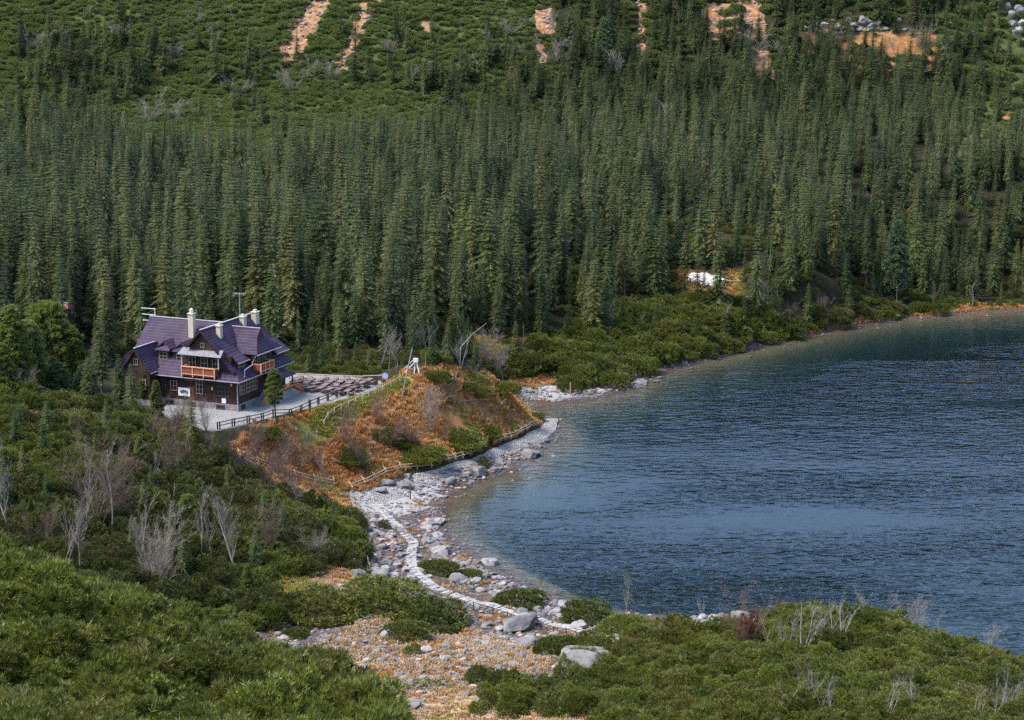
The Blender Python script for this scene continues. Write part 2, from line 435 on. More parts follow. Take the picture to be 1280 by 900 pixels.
# water: mirror facets over clear absorbing water; the breeze roughens it in patches
t = NT('lake_water'); p = t.pos()
mp = t.n('ShaderNodeMapping', {'Vector': p, 'Scale': (.50, 1.0, 1.0), 'Rotation': (0, 0, .15)}).outputs[0]
w1 = t.noise(.66, 2, .5, mp, .3); w2 = t.noise(1.3, 1, .5, mp); w3 = t.noise(.16, 2, .5, mp)
mp2 = t.n('ShaderNodeMapping', {'Vector': p, 'Scale': (.009, .034, 1.0), 'Rotation': (0, 0, -.20)}).outputs[0]
gust = t.noise(1.0, 3, .5, mp2, .4)
gf = t.ramp(gust.outputs[0], .36, .62)
hgt = t.math('ADD', t.math('MULTIPLY', w1.outputs[0], 1.0), t.math('ADD', t.math('MULTIPLY', w2.outputs[0], .14), t.math('MULTIPLY', w3.outputs[0], 1.2)))
bs = t.n('ShaderNodeMapRange', {0: gf, 1: 0.0, 2: 1.0, 3: .10, 4: 1.0}).outputs[0]
cvv = t.n('ShaderNodeVectorMath', {0: t.n('ShaderNodeVectorMath', {0: p, 1: (23.89, 246.89, 0)}, operation='SUBTRACT').outputs[0], 1: (1 / 30.0, 1 / 13.0, 0)}, operation='MULTIPLY').outputs[0]
cvl = t.n('ShaderNodeVectorMath', {0: cvv}, operation='LENGTH').outputs['Value']
bs = t.math('ADD', bs, t.math('MULTIPLY', t.ramp(cvl, 1.3, .5), 1.6))
bmp = t.n('ShaderNodeBump', {'Height': hgt, 'Strength': bs, 'Distance': .36}).outputs[0]
fr = t.n('ShaderNodeFresnel', {'IOR': 1.333, 'Normal': bmp}).outputs[0]
gl = t.n('ShaderNodeBsdfGlossy', {'Color': (1, 1, 1, 1), 'Roughness': .12, 'Normal': bmp})
tp = t.n('ShaderNodeBsdfTransparent', {'Color': (1, 1, 1, 1)})
ms = t.n('ShaderNodeMixShader', {0: fr, 1: tp.outputs[0], 2: gl.outputs[0]})
t.t.links.new(ms.outputs[0], t.out.inputs[0])
va = t.n('ShaderNodeVolumeAbsorption', {'Color': (.08, .50, .68, 1), 'Density': .12})
t.t.links.new(va.outputs[0], t.out.inputs[1])
M['water'] = t.m

# roof: shingle courses that follow the height
t = NT('purple_shingles'); p = t.obj()
sep = t.n('ShaderNodeSeparateXYZ', {0: p})
zc = t.math('MULTIPLY', sep.outputs[2], 2.5)
fz = t.math('FRACT', zc)
cell = t.n('ShaderNodeCombineXYZ', {0: t.math('FLOOR', t.math('MULTIPLY', t.math('ADD', sep.outputs[0], sep.outputs[1]), 2.6)), 1: t.math('FLOOR', zc), 2: 0.0}).outputs[0]
wn = t.n('ShaderNodeTexWhiteNoise', {'Vector': cell})
n1 = t.noise(.45, 4, .6, p)
c = t.mix(wn.outputs[0], (.025, .015, .037), (.049, .031, .069))
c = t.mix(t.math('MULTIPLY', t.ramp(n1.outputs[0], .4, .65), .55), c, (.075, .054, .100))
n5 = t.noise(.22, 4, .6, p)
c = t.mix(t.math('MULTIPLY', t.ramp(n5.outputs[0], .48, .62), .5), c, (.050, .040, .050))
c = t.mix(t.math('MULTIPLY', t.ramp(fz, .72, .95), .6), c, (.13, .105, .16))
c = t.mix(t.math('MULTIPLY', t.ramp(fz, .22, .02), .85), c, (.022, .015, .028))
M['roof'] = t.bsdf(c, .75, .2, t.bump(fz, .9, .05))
# vertical boards
t = NT('dark_boards'); p = t.obj()
sep = t.n('ShaderNodeSeparateXYZ', {0: p})
xb = t.math('MULTIPLY', t.math('ADD', sep.outputs[0], sep.outputs[1]), 4.5)
fb = t.math('FRACT', xb)
wn = t.n('ShaderNodeTexWhiteNoise', {'W': t.math('FLOOR', xb)}, noise_dimensions='1D')
n1 = t.noise(1.2, 4, .6, p)
c = t.mix(wn.outputs[0], (.022, .0105, .0085), (.052, .025, .018))
c = t.mix(t.ramp(n1.outputs[0], .4, .7), c, (.060, .030, .021))
c = t.mix(t.ramp(fb, .12, .02), c, (.008, .005, .004))
M['boards'] = t.bsdf(c, .7, .3, t.bump(t.ramp(fb, .0, .12), .6, .03))
M['boards_gable'] = plain('gable_boards', (.055, .038, .024), .4, 3)
M['stone'] = plain('plinth_stone', (.24, .23, .235), .4, 2.2, .9, .2, .8)
M['orange'] = plain('varnished_orange_wood', (.50, .15, .04), .25, 2, .45, .4)
M['pale_orange'] = plain('pale_orange_wood', (.62, .34, .20), .2, 2)
M['panel'] = plain('red_brown_panel', (.25, .075, .035), .25, 2)
M['frame'] = plain('dark_window_frame', (.10, .075, .055), .25, 3)
M['frame_pale'] = plain('pale_window_frame', (.36, .30, .22), .2, 3)
M['chimney'] = plain('cream_plaster', (.56, .50, .38), .12, 2)
M['white'] = plain('white_paint', (.78, .78, .78), .08, 2)
M['snowcap'] = plain('pale_metal_sheet', (.19, .19, .22), .3, 1.5)
M['gutter'] = plain('grey_gutter', (.42, .40, .44), .15, 2, .4, .5)
M['copper'] = plain('brown_gutter', (.16, .09, .06), .2, 2, .4, .5)
M['fence'] = plain('weathered_dark_rail', (.085, .062, .055), .3, 2)
M['fence_pale'] = plain('weathered_pale_rail', (.42, .34, .23), .3, 2)
M['bench'] = plain('red_brown_bench_wood', (.13, .060, .048), .3, 2)
M['table'] = plain('grey_table_wood', (.17, .145, .145), .3, 2)
M['steel'] = plain('dark_steel', (.12, .12, .13), .2, 2, .4, .5)
M['blue_sign'] = plain('lilac_sign_face', (.42, .42, .72), .1, 2)
M['red_sign'] = plain('dull_red_sign', (.20, .055, .035), .15, 2)
M['red_roof'] = plain('dark_red_roof', (.22, .045, .055), .2, 2)
M['board_green'] = plain('dark_green_print', (.06, .12, .09), .3, 4)
M['soil'] = plain('brown_soil', (.11, .065, .040), .4, 1.0)
t = NT('snow'); p = t.pos(); n1 = t.noise(1.5, 4, .6, p)
M['snow'] = t.bsdf(t.mix(n1.outputs[0], (.74, .72, .74), (.88, .87, .88)), .6, .3, t.bump(n1.outputs[0], .5, .2))
t = NT('window_glass'); n1 = t.noise(2.0, 2, .5, t.obj())
M['glass'] = t.bsdf(t.mix(n1.outputs[0], (.012, .013, .016), (.035, .036, .04)), .08, .6)
# pebble path
t = NT('pebble_path'); p = t.pos()
vor = t.n('ShaderNodeTexVoronoi', {'Vector': p, 'Scale': 2.7, 'Randomness': 1.0})
ved = t.n('ShaderNodeTexVoronoi', {'Vector': p, 'Scale': 2.7, 'Randomness': 1.0}, feature='DISTANCE_TO_EDGE')
c = t.mix(t.n('ShaderNodeSeparateColor', {0: vor.outputs['Color']}).outputs[0], (.27, .265, .265), (.46, .455, .45))
c = t.mix(t.ramp(ved.outputs['Distance'], .12, .02), c, (.20, .185, .18))
M['pebble'] = t.bsdf(c, .85, .25, t.bump(t.ramp(ved.outputs['Distance'], 0, .2), .9, .2))
# ------------------------------------------------------------------ zones of the ground (world polygons)
def wpoly(pts):
    a = np.array(pts, float); g = ground(a[:, 0], a[:, 1]); return [tuple(q[:2]) for q in g]
def zone(pts, soft=1.5):
    s = sdist(GX, GY, wpoly(pts)); return 1 - smooth(-soft, soft, s)

KNOLL_PX = [(300, 545), (345, 528), (402, 512), (445, 500), (470, 490), (482, 480), (503, 466), (540, 462), (575, 463), (606, 468), (640, 492), (662, 512), (676, 528), (640, 545), (560, 570), (500, 592), (440, 612), (395, 602), (330, 585), (290, 560)]
Z_ORANGE = np.maximum.reduce([zone(KNOLL_PX, 1.5), zone([(590, 420), (660, 425), (668, 445), (640, 455), (600, 450)], 3), zone([(340, 560), (420, 600), (440, 640), (400, 640), (340, 600)], 2),
    zone([(640, 470), (705, 470), (705, 480), (640, 482)], 1.0), zone([(850, 335), (930, 340), (925, 372), (860, 372)], 4), zone([(335, 730), (375, 715), (385, 745), (345, 765)], 1), zone([(230, 722), (262, 728), (258, 745), (232, 742)], 1),
    zone([(955, 428), (1080, 398), (1180, 386), (1290, 378), (1290, 388), (1180, 394), (1080, 405), (960, 436)], 1.5)])
Z_RUBBLE = np.maximum.reduce([zone([(400, 625), (440, 612), (500, 600), (560, 590), (620, 570), (680, 540), (690, 560), (600, 605), (560, 640), (570, 675), (620, 712), (700, 748), (760, 760), (820, 770), (790, 810), (700, 830), (640, 800), (560, 780), (470, 720), (455, 690), (440, 640)], 2),
    zone([(310, 790), (360, 760), (420, 770), (500, 770), (640, 790), (700, 800), (760, 800), (780, 830), (680, 860), (560, 860), (420, 870), (340, 820)], 3), zone([(640, 482), (800, 474), (830, 466), (835, 476), (780, 498), (690, 512), (660, 512)], 2)])
Z_STRAW = np.maximum.reduce([zone([(400, 800), (470, 775), (600, 790), (690, 810), (680, 850), (750, 880), (770, 930), (480, 930), (440, 880), (380, 830)], 3), zone([(378, 740), (398, 708), (458, 708), (460, 742), (400, 752)], 1.5) * .8, zone([(855, 835), (890, 838), (895, 852), (860, 850)], 1), zone([(40, 516), (70, 512), (130, 516), (190, 520), (130, 526), (40, 528)], 1)])
Z_GRAVEL = np.maximum.reduce([zone([(436, 615), (500, 606), (530, 600), (560, 590), (540, 625), (520, 640), (490, 645), (440, 640)], 1), zone([(642, 482), (697, 481), (702, 492), (760, 488), (750, 495), (690, 500), (660, 498)], 1), zone([(864, 765), (945, 762), (948, 776), (870, 778)], 1.5)])
CH1 = [(418, -25), (392, 5), (378, 30), (362, 70)]
CH2 = [(476, -25), (462, 5), (440, 50), (422, 90)]
def line_zone(px, r):
    a = np.array(px, float); g = ground(a[:, 0], a[:, 1]); return 1 - smooth(r * .6, r * 1.2, dist_line(GX, GY, [tuple(q[:2]) for q in g]))
Z_CHUTE = np.maximum.reduce([line_zone(CH1, 5.5), line_zone(CH2, 3.2),
    zone([(666, 12), (690, 10), (698, 40), (672, 46)], 1.5) * .9, zone([(670, 56), (684, 56), (682, 80), (674, 80)], 1),
    zone([(524, 26), (540, 26), (538, 46), (528, 46)], 1.5) * .7, zone([(1000, 30), (1040, 24), (1090, 25), (1130, 36), (1120, 50), (1080, 44), (1000, 48)], 4) * .46,
    zone([(876, 5), (950, 2), (960, 55), (970, 110), (945, 100), (930, 40), (885, 55)], 3), zone([(795, 0), (812, 0), (806, 95), (795, 90)], 2) * .6])
Z_ORANGE = np.maximum(Z_ORANGE, np.maximum.reduce([zone([(1000, 40), (1170, 40), (1175, 110), (1110, 115), (1020, 80)], 4), zone([(1210, 140), (1270, 140), (1270, 175), (1220, 170)], 4), zone([(40, 75), (100, 78), (95, 95), (50, 95)], 4) * .8, zone([(560, 85), (580, 85), (578, 98), (562, 98)], 2)]))

water_band = 1 - smooth(0.0, 3.0, np.abs(SD - .6))
COVE = 1 - smooth(-9, 9, sdist(GX, GY, _cv)) if True else zone([(740, 752), (800, 740), (900, 742), (990, 756), (1010, 790), (900, 785), (780, 778)], 9)
far_shore = smooth(380, 410, GY)
terr_attr = {
    'm_orange': Z_ORANGE, 'm_straw': Z_STRAW, 'm_gravel': Z_GRAVEL * (SD > 0.3), 'm_chute': Z_CHUTE,
    'm_rubble': np.maximum(Z_RUBBLE, (1 - smooth(1.0, 4.0, SD)) * (SD > -1)), 'm_pad': zone([(196, 521), (262, 541), (300, 534), (345, 521), (400, 508), (440, 497), (468, 488), (484, 477), (440, 470), (370, 466), (330, 470), (215, 500)], .6) * (1 - smooth(-1.2, .4, PDD)), 'm_herb': line_zone([(502, 477), (488, 484), (470, 492), (455, 499), (440, 507), (425, 513), (410, 522), (404, 533), (385, 545)], 2.6), 'm_cove': COVE, 'm_scrub': smooth(-6, 10, GY - np.interp(project(GX, np.maximum(GY, 60), H)[0], [-300, 0, 120, 200, 280, 350, 420, 500, 600, 650, 690, 720, 1150, 1200, 1500], [600, 598, 585, 560, 540, 545, 560, 585, 605, 625, 700, 760, 760, 530, 520])) * (GY > 480), 'm_bed': 1 - smooth(-2.0, -.3, SD), 'm_wet': water_band * (SD > -3)}

idx = np.arange(NX * NY).reshape(NY, NX)
q = np.stack([idx[:-1, :-1], idx[:-1, 1:], idx[1:, 1:], idx[1:, :-1]], -1).reshape(-1, 4)
me = mesh_arrays('ground', np.c_[GX.ravel(), GY.ravel(), H.ravel()], [q], M['ground'], None, True)
for k, v in terr_attr.items():
    at = me.attributes.new(k, 'FLOAT', 'POINT'); at.data.foreach_set('value', np.asarray(v, np.float32).ravel())
tag(link(bpy.data.objects.new('ground', me)), kind='structure')

# far hills closing the basin behind, beside and behind the camera: the land goes on
def far_ring():
    n = 96; V = []; Fq = []
    rings = [(1.0, 0.0), (1.25, 10), (1.7, 40), (2.4, 90), (3.4, 110)]
    cxm, cym = (X0 + X1) / 2, (Y0 + Y1) / 2
    per = []
    for i in range(n):
        a = 2 * math.pi * i / n
        dx, dy = math.cos(a), math.sin(a)
        k = min((X1 - X0) / 2 / max(abs(dx), 1e-6), (Y1 - Y0) / 2 / max(abs(dy), 1e-6)) * .985
        per.append((dx * k, dy * k))
    for s, dz in rings:
        for i, (x, y) in enumerate(per):
            wx, wy = cxm + x * s, cym + y * s
            b = float(hz(cxm + x * .985, cym + y * .985))
            # unseen hills shaped low behind and beside the camera, so the sky lights the lake
            back = max(0.0, -y / 460); side = .55 if y < 300 else 1.0
            h = b + dz * side * (1 - .9 * min(1, back)) * (.7 + .6 * float(fbm(np.array(wx / 150), np.array(wy / 150), 21))) - (1.5 if s == 1 else 0)
            V.append((wx, wy, h))
    for r_ in range(len(rings) - 1):
        for i in range(n):
            Fq.append((r_ * n + i, r_ * n + (i + 1) % n, (r_ + 1) * n + (i + 1) % n, (r_ + 1) * n + i))
    me = mesh_arrays('hills', V, [np.array(Fq)], M['hill'], None, True)
    tag(link(bpy.data.objects.new('hills', me)), kind='structure')
t = NT('wooded_hill'); p = t.pos(); n1 = t.noise(.05, 6, .7, p); n2 = t.noise(.008, 4, .6, p)
c = t.mix(t.ramp(n1.outputs[0], .35, .65), (.022, .034, .016), (.060, .075, .034))
c = t.mix(t.ramp(n2.outputs[0], .52, .62), c, (.26, .24, .23))
M['hill'] = t.bsdf(c, .95, .1, t.bump(n1.outputs[0], 1.0, 5.0))
far_ring()

# the water: one closed body from its surface down below the bed
mb = MB(); mb.box((LX0 := -70.0, 120.0, -26.0), (340.0, 500.0, 0.0))
w = mb.build('lake_water', M['water']); tag(w, kind='structure')

# ------------------------------------------------------------------ daylight
SUN_EL, SUN_AZ = R(56), R(-100)       # azimuth measured from +Y (north) clockwise: behind the camera, to the left
world = bpy.data.worlds.new('World'); scene.world = world; world.use_nodes = True
nt = world.node_tree; nt.nodes.clear()
sky = nt.nodes.new('ShaderNodeTexSky'); sky.sky_type = 'NISHITA'; sky.sun_disc = False
sky.sun_elevation = SUN_EL; sky.sun_rotation = SUN_AZ; sky.altitude = 1400; sky.air_density = 1.0; sky.dust_density = 5.0; sky.ozone_density = 1.0
bg = nt.nodes.new('ShaderNodeBackground'); bg.inputs[1].default_value = 0.13
wo = nt.nodes.new('ShaderNodeOutputWorld')
nt.links.new(sky.outputs[0], bg.inputs[0]); nt.links.new(bg.outputs[0], wo.inputs[0])
sl = bpy.data.lights.new('sun', 'SUN'); sl.energy = 1.9; sl.angle = R(16); sl.color = (1.0, .93, .82)
so = link(bpy.data.objects.new('sun', sl))
sd_ = Vector((math.sin(SUN_AZ) * math.cos(SUN_EL), math.cos(SUN_AZ) * math.cos(SUN_EL), math.sin(SUN_EL)))
so.rotation_euler = (-sd_).to_track_quat('-Z', 'Y').to_euler()
vs = scene.view_settings; vs.view_transform = 'Standard'; vs.look = 'None'; vs.gamma = 1; vs.use_curve_mapping = False; vs.exposure = 1.65
scene.render.engine = 'CYCLES'
cy = scene.cycles
cy.use_denoising = False
cy.max_bounces = 6; cy.diffuse_bounces = 2; cy.glossy_bounces = 3; cy.transmission_bounces = 2; cy.transparent_max_bounces = 6; cy.volume_bounces = 0
cy.caustics_reflective = False; cy.caustics_refractive = False; cy.sample_clamp_indirect = 4.0
# ------------------------------------------------------------------ plant meshes (numpy triangles)
def tube_tris(p0, p1, r0, r1, n=5):
    p0 = np.asarray(p0, float); p1 = np.asarray(p1, float)
    d = p1 - p0; L = np.linalg.norm(d) + 1e-9; d /= L
    a = np.cross(d, [0, 0, 1.0]) if abs(d[2]) < .9 else np.cross(d, [1.0, 0, 0])
    a /= np.linalg.norm(a); b = np.cross(d, a)
    th = np.arange(n) * 2 * math.pi / n
    c = np.cos(th)[:, None] * a + np.sin(th)[:, None] * b
    A = p0 + c * r0; B = p1 + c * r1
    A2 = np.roll(A, -1, 0); B2 = np.roll(B, -1, 0)
    return np.concatenate([np.stack([A, A2, B2], 1), np.stack([A, B2, B], 1)])

def spruce_tris(seed, Ht=20.0, Rw=2.3, bare=.08, dead=0.0, whorls=30):
    g = np.random.default_rng(seed)
    T = []
    lean = g.normal(0, .006, 2)
    asym = g.uniform(0, 6.28)
    gap = g.uniform(.25, .8, 3)
    for i in range(whorls):
        f = bare + (1 - bare) * (i + g.uniform(-.25, .25)) / whorls
        f = min(max(f, bare), .985)
        z = Ht * f
        prof = (1 - f) ** .70 * (1 - .30 * max(0, .35 - f) / .35) + .02
        nb = 13 if f < .75 else 9
        a0 = g.uniform(0, 6.28)
        for k in range(nb):
            az = a0 + k * 6.283 / nb + g.uniform(-.35, .35)
            L = Rw * prof * g.uniform(.62, 1.18) * (1 + .12 * math.cos(az - asym))
            if min(abs(f - q) for q in gap) < .02: L *= .75
            if L < .12: continue
            d = np.array([math.cos(az), math.sin(az), 0]); pr = np.array([-d[1], d[0], 0])
            s0 = .35 * (f - .35) + g.uniform(-.12, .08); s1 = -(.16 + .46 * (1 - f)) * g.uniform(.6, 1.3)
            org = np.array([lean[0] * z, lean[1] * z, z])
            ts = np.linspace(.12, 1, 6)
            P = org + d * (L * ts)[:, None] + np.array([0, 0, 1.0]) * (L * (s0 * ts + s1 * ts ** 2))[:, None]
            w = L * .30 * (1.15 - ts[:-1]) + .12
            j = g.uniform(.7, 1.3, (5, 2))
            tipc = d * (L * .16)
            up = np.array([0, 0, 1.0])
            for m in range(5):
                A, B = P[m], P[m + 1]
                C2 = A * .45 + B * .55
                l1 = A * .35 + B * .65 + pr * w[m] * j[m, 0] + tipc - up * w[m] * .38
                l2 = A * .35 + B * .65 - pr * w[m] * j[m, 1] + tipc - up * w[m] * .38
                T.append((A, C2, l1)); T.append((C2, A, l2)); T.append((A, B + pr * .03, B - pr * .03 - up * .05))
                if m % 2:
                    hgd = (A + B) / 2 - up * (.14 + .26 * w[m]) * j[m, 0] + pr * g.uniform(-.12, .12)
                    T.append((A, C2, hgd))
            T.append((P[-1] - pr * .07, P[-1] + pr * .07, P[-1] + d * .25 - up * .08))
    for a in range(5):  # leader
        az = a * 1.26; d = np.array([math.cos(az), math.sin(az), 0]) * .10
        top = np.array([lean[0] * Ht, lean[1] * Ht, Ht])
        T.append((top + d - [0, 0, .9], top - d * .4 - [0, 0, .7], top + [0, 0, .25]))
    crown = np.array(T)
    tr = [tube_tris((0, 0, -.8), (lean[0] * Ht * .5, lean[1] * Ht * .5, Ht * .5), .012 * Ht, .0075 * Ht, 7), tube_tris((lean[0] * Ht * .5, lean[1] * Ht * .5, Ht * .5), (lean[0] * Ht, lean[1] * Ht, Ht * .99), .0075 * Ht, .015, 5)]
    for q in range(int(14 + 60 * bare)):  # dry lower branches
        z = Ht * g.uniform(.03, bare + .12); az = g.uniform(0, 6.28); L = g.uniform(.5, 1.6)
        d = np.array([math.cos(az), math.sin(az), -.25])
        tr.append(tube_tris((0, 0, z), d * L + [0, 0, z], .035, .01, 3))
    return crown, np.concatenate(tr)

def tufts(P, D, g, n=8, L=.30, w=.045, spread=.55):
    """needle brushes at points P pointing along D"""
    P = np.asarray(P, float); D = np.asarray(D, float)
    m = len(P)
    D = D / (np.linalg.norm(D, axis=1)[:, None] + 1e-9)
    dirs = D[:, None, :] + g.normal(0, spread, (m, n, 3))
    dirs /= np.linalg.norm(dirs, axis=2)[..., None]
    side = np.cross(dirs, g.normal(0, 1, (m, n, 3)))
    side /= np.linalg.norm(side, axis=2)[..., None] + 1e-9
    ln = L * g.uniform(.65, 1.25, (m, n, 1))
    base = P[:, None, :] - D[:, None, :] * L * .35 * g.uniform(0, 1, (m, n, 1))
    mid = base + dirs * ln * .45
    tip = base + dirs * ln
    a = base; b = mid + side * w; c = tip; d = mid - side * w
    return np.concatenate([np.stack([a, b, c], 2).reshape(-1, 3, 3), np.stack([a, c, d], 2).reshape(-1, 3, 3)])

def bush_tris(seed, rx=1.7, ry=1.7, h=1.7, shoots=230, per=7, L=.32, w=.019):
    """dwarf pine: many upturned shoots on a lumpy dome, with stems and dark low sprays"""
    g = np.random.default_rng(seed)
    lob = [(g.uniform(-.6, .6), g.uniform(-.6, .6), g.uniform(.35, .6), g.uniform(.6, 1.0)) for _ in range(6)]
    P = []; D = []
    while len(P) < shoots:
        a = g.uniform(0, 6.283); r = math.sqrt(g.uniform(0, 1))
        x, y = r * math.cos(a), r * math.sin(a)
        top = max([hh * math.sqrt(max(0, 1 - ((x - lx) ** 2 + (y - ly) ** 2) / (lr * 1.35) ** 2)) for lx, ly, lr, hh in lob] + [0.0])
        if top < .12: top = .12 * g.uniform(.5, 1)
        z = top * (1 - .45 * g.uniform(0, 1) ** 2.2) + g.uniform(-.04, .07)
        P.append((x * rx, y * ry, z * h)); D.append((x * .75 + g.normal(0, .22), y * .75 + g.normal(0, .22), .9))
    P = np.array(P); D = np.array(D)
    T = tufts(P, D, g, per, L, w, .46)
    low = g.uniform(0, 1, (shoots // 3, 3)); a = low[:, 0] * 6.283; r = .35 + .6 * np.sqrt(low[:, 1])
    Pl = np.c_[np.cos(a) * r * rx, np.sin(a) * r * ry, low[:, 2] * h * .35]
    T2 = tufts(Pl, np.c_[np.cos(a), np.sin(a), .4 + 0 * a], g, 6, L * 1.6, w * 2.0, .5)
    st = []
    for k in range(9):
        i = g.integers(0, shoots); tip = P[i] * .9
        mid = tip * [.55, .55, .25]
        st.append(tube_tris((0, 0, -.2), mid, .05, .035, 4)); st.append(tube_tris(mid, tip, .035, .012, 4))
    return np.concatenate([T, T2]), np.concatenate(st)

def round_pine_tris(seed, Ht=11.0, Rw=3.2, bare=.12, clumps=120, conic=.5, L=.42, per=26):
    """a pine of rounded needle clumps on upturned limbs"""
    g = np.random.default_rng(seed)
    P = []; D = []; limbs = []
    for k in range(clumps):
        f = bare + (1 - bare) * ((k + .5) / clumps) ** .9
        prof = ((1 - f) ** conic) * min(1, .55 + (f - bare) * 2.2)
        az = k * 2.399 + g.uniform(-.4, .4)
        r = Rw * prof * g.uniform(.55, 1.08) + .05
        z = Ht * f + .12 * r
        c = np.array([math.cos(az) * r, math.sin(az) * r, z])
        b = np.array([0, 0, max(.3, z - .45 * r - .3)])
        limbs.append(tube_tris(b, c, .012 * Ht * (1 - f) + .03, .015, 4))
        cr = (.22 + .5 * prof) * Rw / 3.2 * g.uniform(.8, 1.25)
        o = g.normal(0, 1, (per, 3)); o /= np.linalg.norm(o, axis=1)[:, None]
        o[:, 2] = np.abs(o[:, 2]) * .9 - .25
        q = c + o * cr * np.array([1.25, 1.25, .75]) * g.uniform(.5, 1, (per, 1))
        P.append(q); D.append(o * .7 + [math.cos(az) * .3, math.sin(az) * .3, .7])
    P = np.concatenate(P); D = np.concatenate(D)
    T = tufts(P, D, g, 9, L, .065, .5)
    limbs.append(tube_tris((0, 0, -.6), (0, 0, Ht * .6), .016 * Ht, .009 * Ht, 7)); limbs.append(tube_tris((0, 0, Ht * .6), (0, 0, Ht * .97), .009 * Ht, .02, 5))
    return T, np.concatenate(limbs)

def bare_tris(seed, Ht=8.0, stems=1, spread=.5, levels=4, crook=.18, up=.35, r0=None, first=.25, fine=1.0):
    """leafless tree or shrub: trunk triangles, branch triangles"""
    g = np.random.default_rng(seed)
    trunk = []; br = []
    def grow(p, d, L, r, lev, out):
        n = 4 if lev < 2 else 3
        pts = [p]
        for i in range(n):
            d = d + g.normal(0, crook, 3) + np.array([0, 0, up * .12]); d = d / np.linalg.norm(d)
            q = pts[-1] + d * L / n
            ra = r * (1 - .75 * i / n); rb = r * (1 - .75 * (i + 1) / n)
            out.append(tube_tris(pts[-1], q, ra, rb, 5 if lev == 0 else 3))
            pts.append(q)
            if lev < levels - 1 and (i + 1) / n > first * (lev == 0):
                for _ in range(int(g.integers(1, 4) * (1.3 if lev == 0 else 1) * fine + .5)):
                    a = g.normal(0, 1, 3); a -= d * a.dot(d); a /= np.linalg.norm(a) + 1e-9
                    nd = d * (1 - spread * .6) + a * spread * g.uniform(.7, 1.3) + np.array([0, 0, up * .5]); nd /= np.linalg.norm(nd)
                    t_ = g.uniform(0, 1); s = pts[-2] * t_ + q * (1 - t_)
                    grow(s, nd, L * g.uniform(.28, .55) * (1.15 - .5 * i / n), max(rb * .55, .012), lev + 1, br)
    for s in range(stems):
        a = g.uniform(0, 6.28); k = 0 if stems == 1 else g.uniform(.1, .55)
        d = np.array([math.cos(a) * k, math.sin(a) * k, 1.0]); d /= np.linalg.norm(d)
        grow(np.array([math.cos(a) * .12 * (stems > 1), math.sin(a) * .12 * (stems > 1), -.3]), d, Ht * g.uniform(.75, 1.0), (r0 or .011 * Ht), 0, trunk)
    return np.concatenate(trunk), np.concatenate(br) if br else np.zeros((0, 3, 3))

def grass_tris(seed, n=26, h=.5, r=.35, w=.045):
    g = np.random.default_rng(seed)
    a = g.uniform(0, 6.28, n); q = r * np.sqrt(g.uniform(0, 1, n))
    b = np.c_[np.cos(a) * q, np.sin(a) * q, np.full(n, -.05)]
    a2 = g.uniform(0, 6.28, n); ln = h * g.uniform(.5, 1.2, n)
    out = np.c_[np.cos(a2), np.sin(a2), 0 * a2]; sd = np.c_[-np.sin(a2), np.cos(a2), 0 * a2] * w
    k = g.uniform(.2, .9, n)[:, None]
    m = b + out * ln[:, None] * .25 * k + np.array([0, 0, 1]) * (ln * .65)[:, None]
    tp_ = b + out * ln[:, None] * .75 * k + np.array([0, 0, 1]) * (ln * .85)[:, None]
    return np.concatenate([np.stack([b - sd, b + sd, m + sd * .7], 1), np.stack([b - sd, m + sd * .7, m - sd * .7], 1), np.stack([m - sd * .7, m + sd * .7, tp_], 1)])

def ico(sub):
    import bmesh
    bm = bmesh.new(); bmesh.ops.create_icosphere(bm, subdivisions=sub, radius=1)
    V = np.array([v.co[:] for v in bm.verts]); Fc = np.array([[v.index for v in f.verts] for f in bm.faces]); bm.free()
    return V, Fc

def rock_mesh(name, seed, mat, sub=3, squash=.7, facets=9):
    g = np.random.default_rng(seed)
    V, Fc = ico(sub)
    V = V.copy()
    for _ in range(facets):
        n = g.normal(0, 1, 3); n /= np.linalg.norm(n)
        d = g.uniform(.55, .88)
        s = V @ n; over = s > d
        V[over] -= n * (s[over] - d)[:, None] * .96
    V *= g.uniform(.8, 1.25, 3); V[:, 2] *= squash
    nz = np.stack([fbm(V[:, 0] * 1.7 + 9 * k + seed, V[:, 1] * 1.7 + V[:, 2] * 2.1, seed + k, 4) for k in range(3)], 1) - .5
    V += nz * .28
    me = mesh_arrays(name, V, [Fc], mat, None, False)
    return me

# ------------------------------------------------------------------ scatter of what nobody could count: points + instances of prototypes kept out of the scene
def proto_coll(name, meshes):
    c = bpy.data.collections.new(name)
    for i, m in enumerate(meshes):
        o = bpy.data.objects.new(f'{name}_{i:02d}', m); c.objects.link(o)
    return c

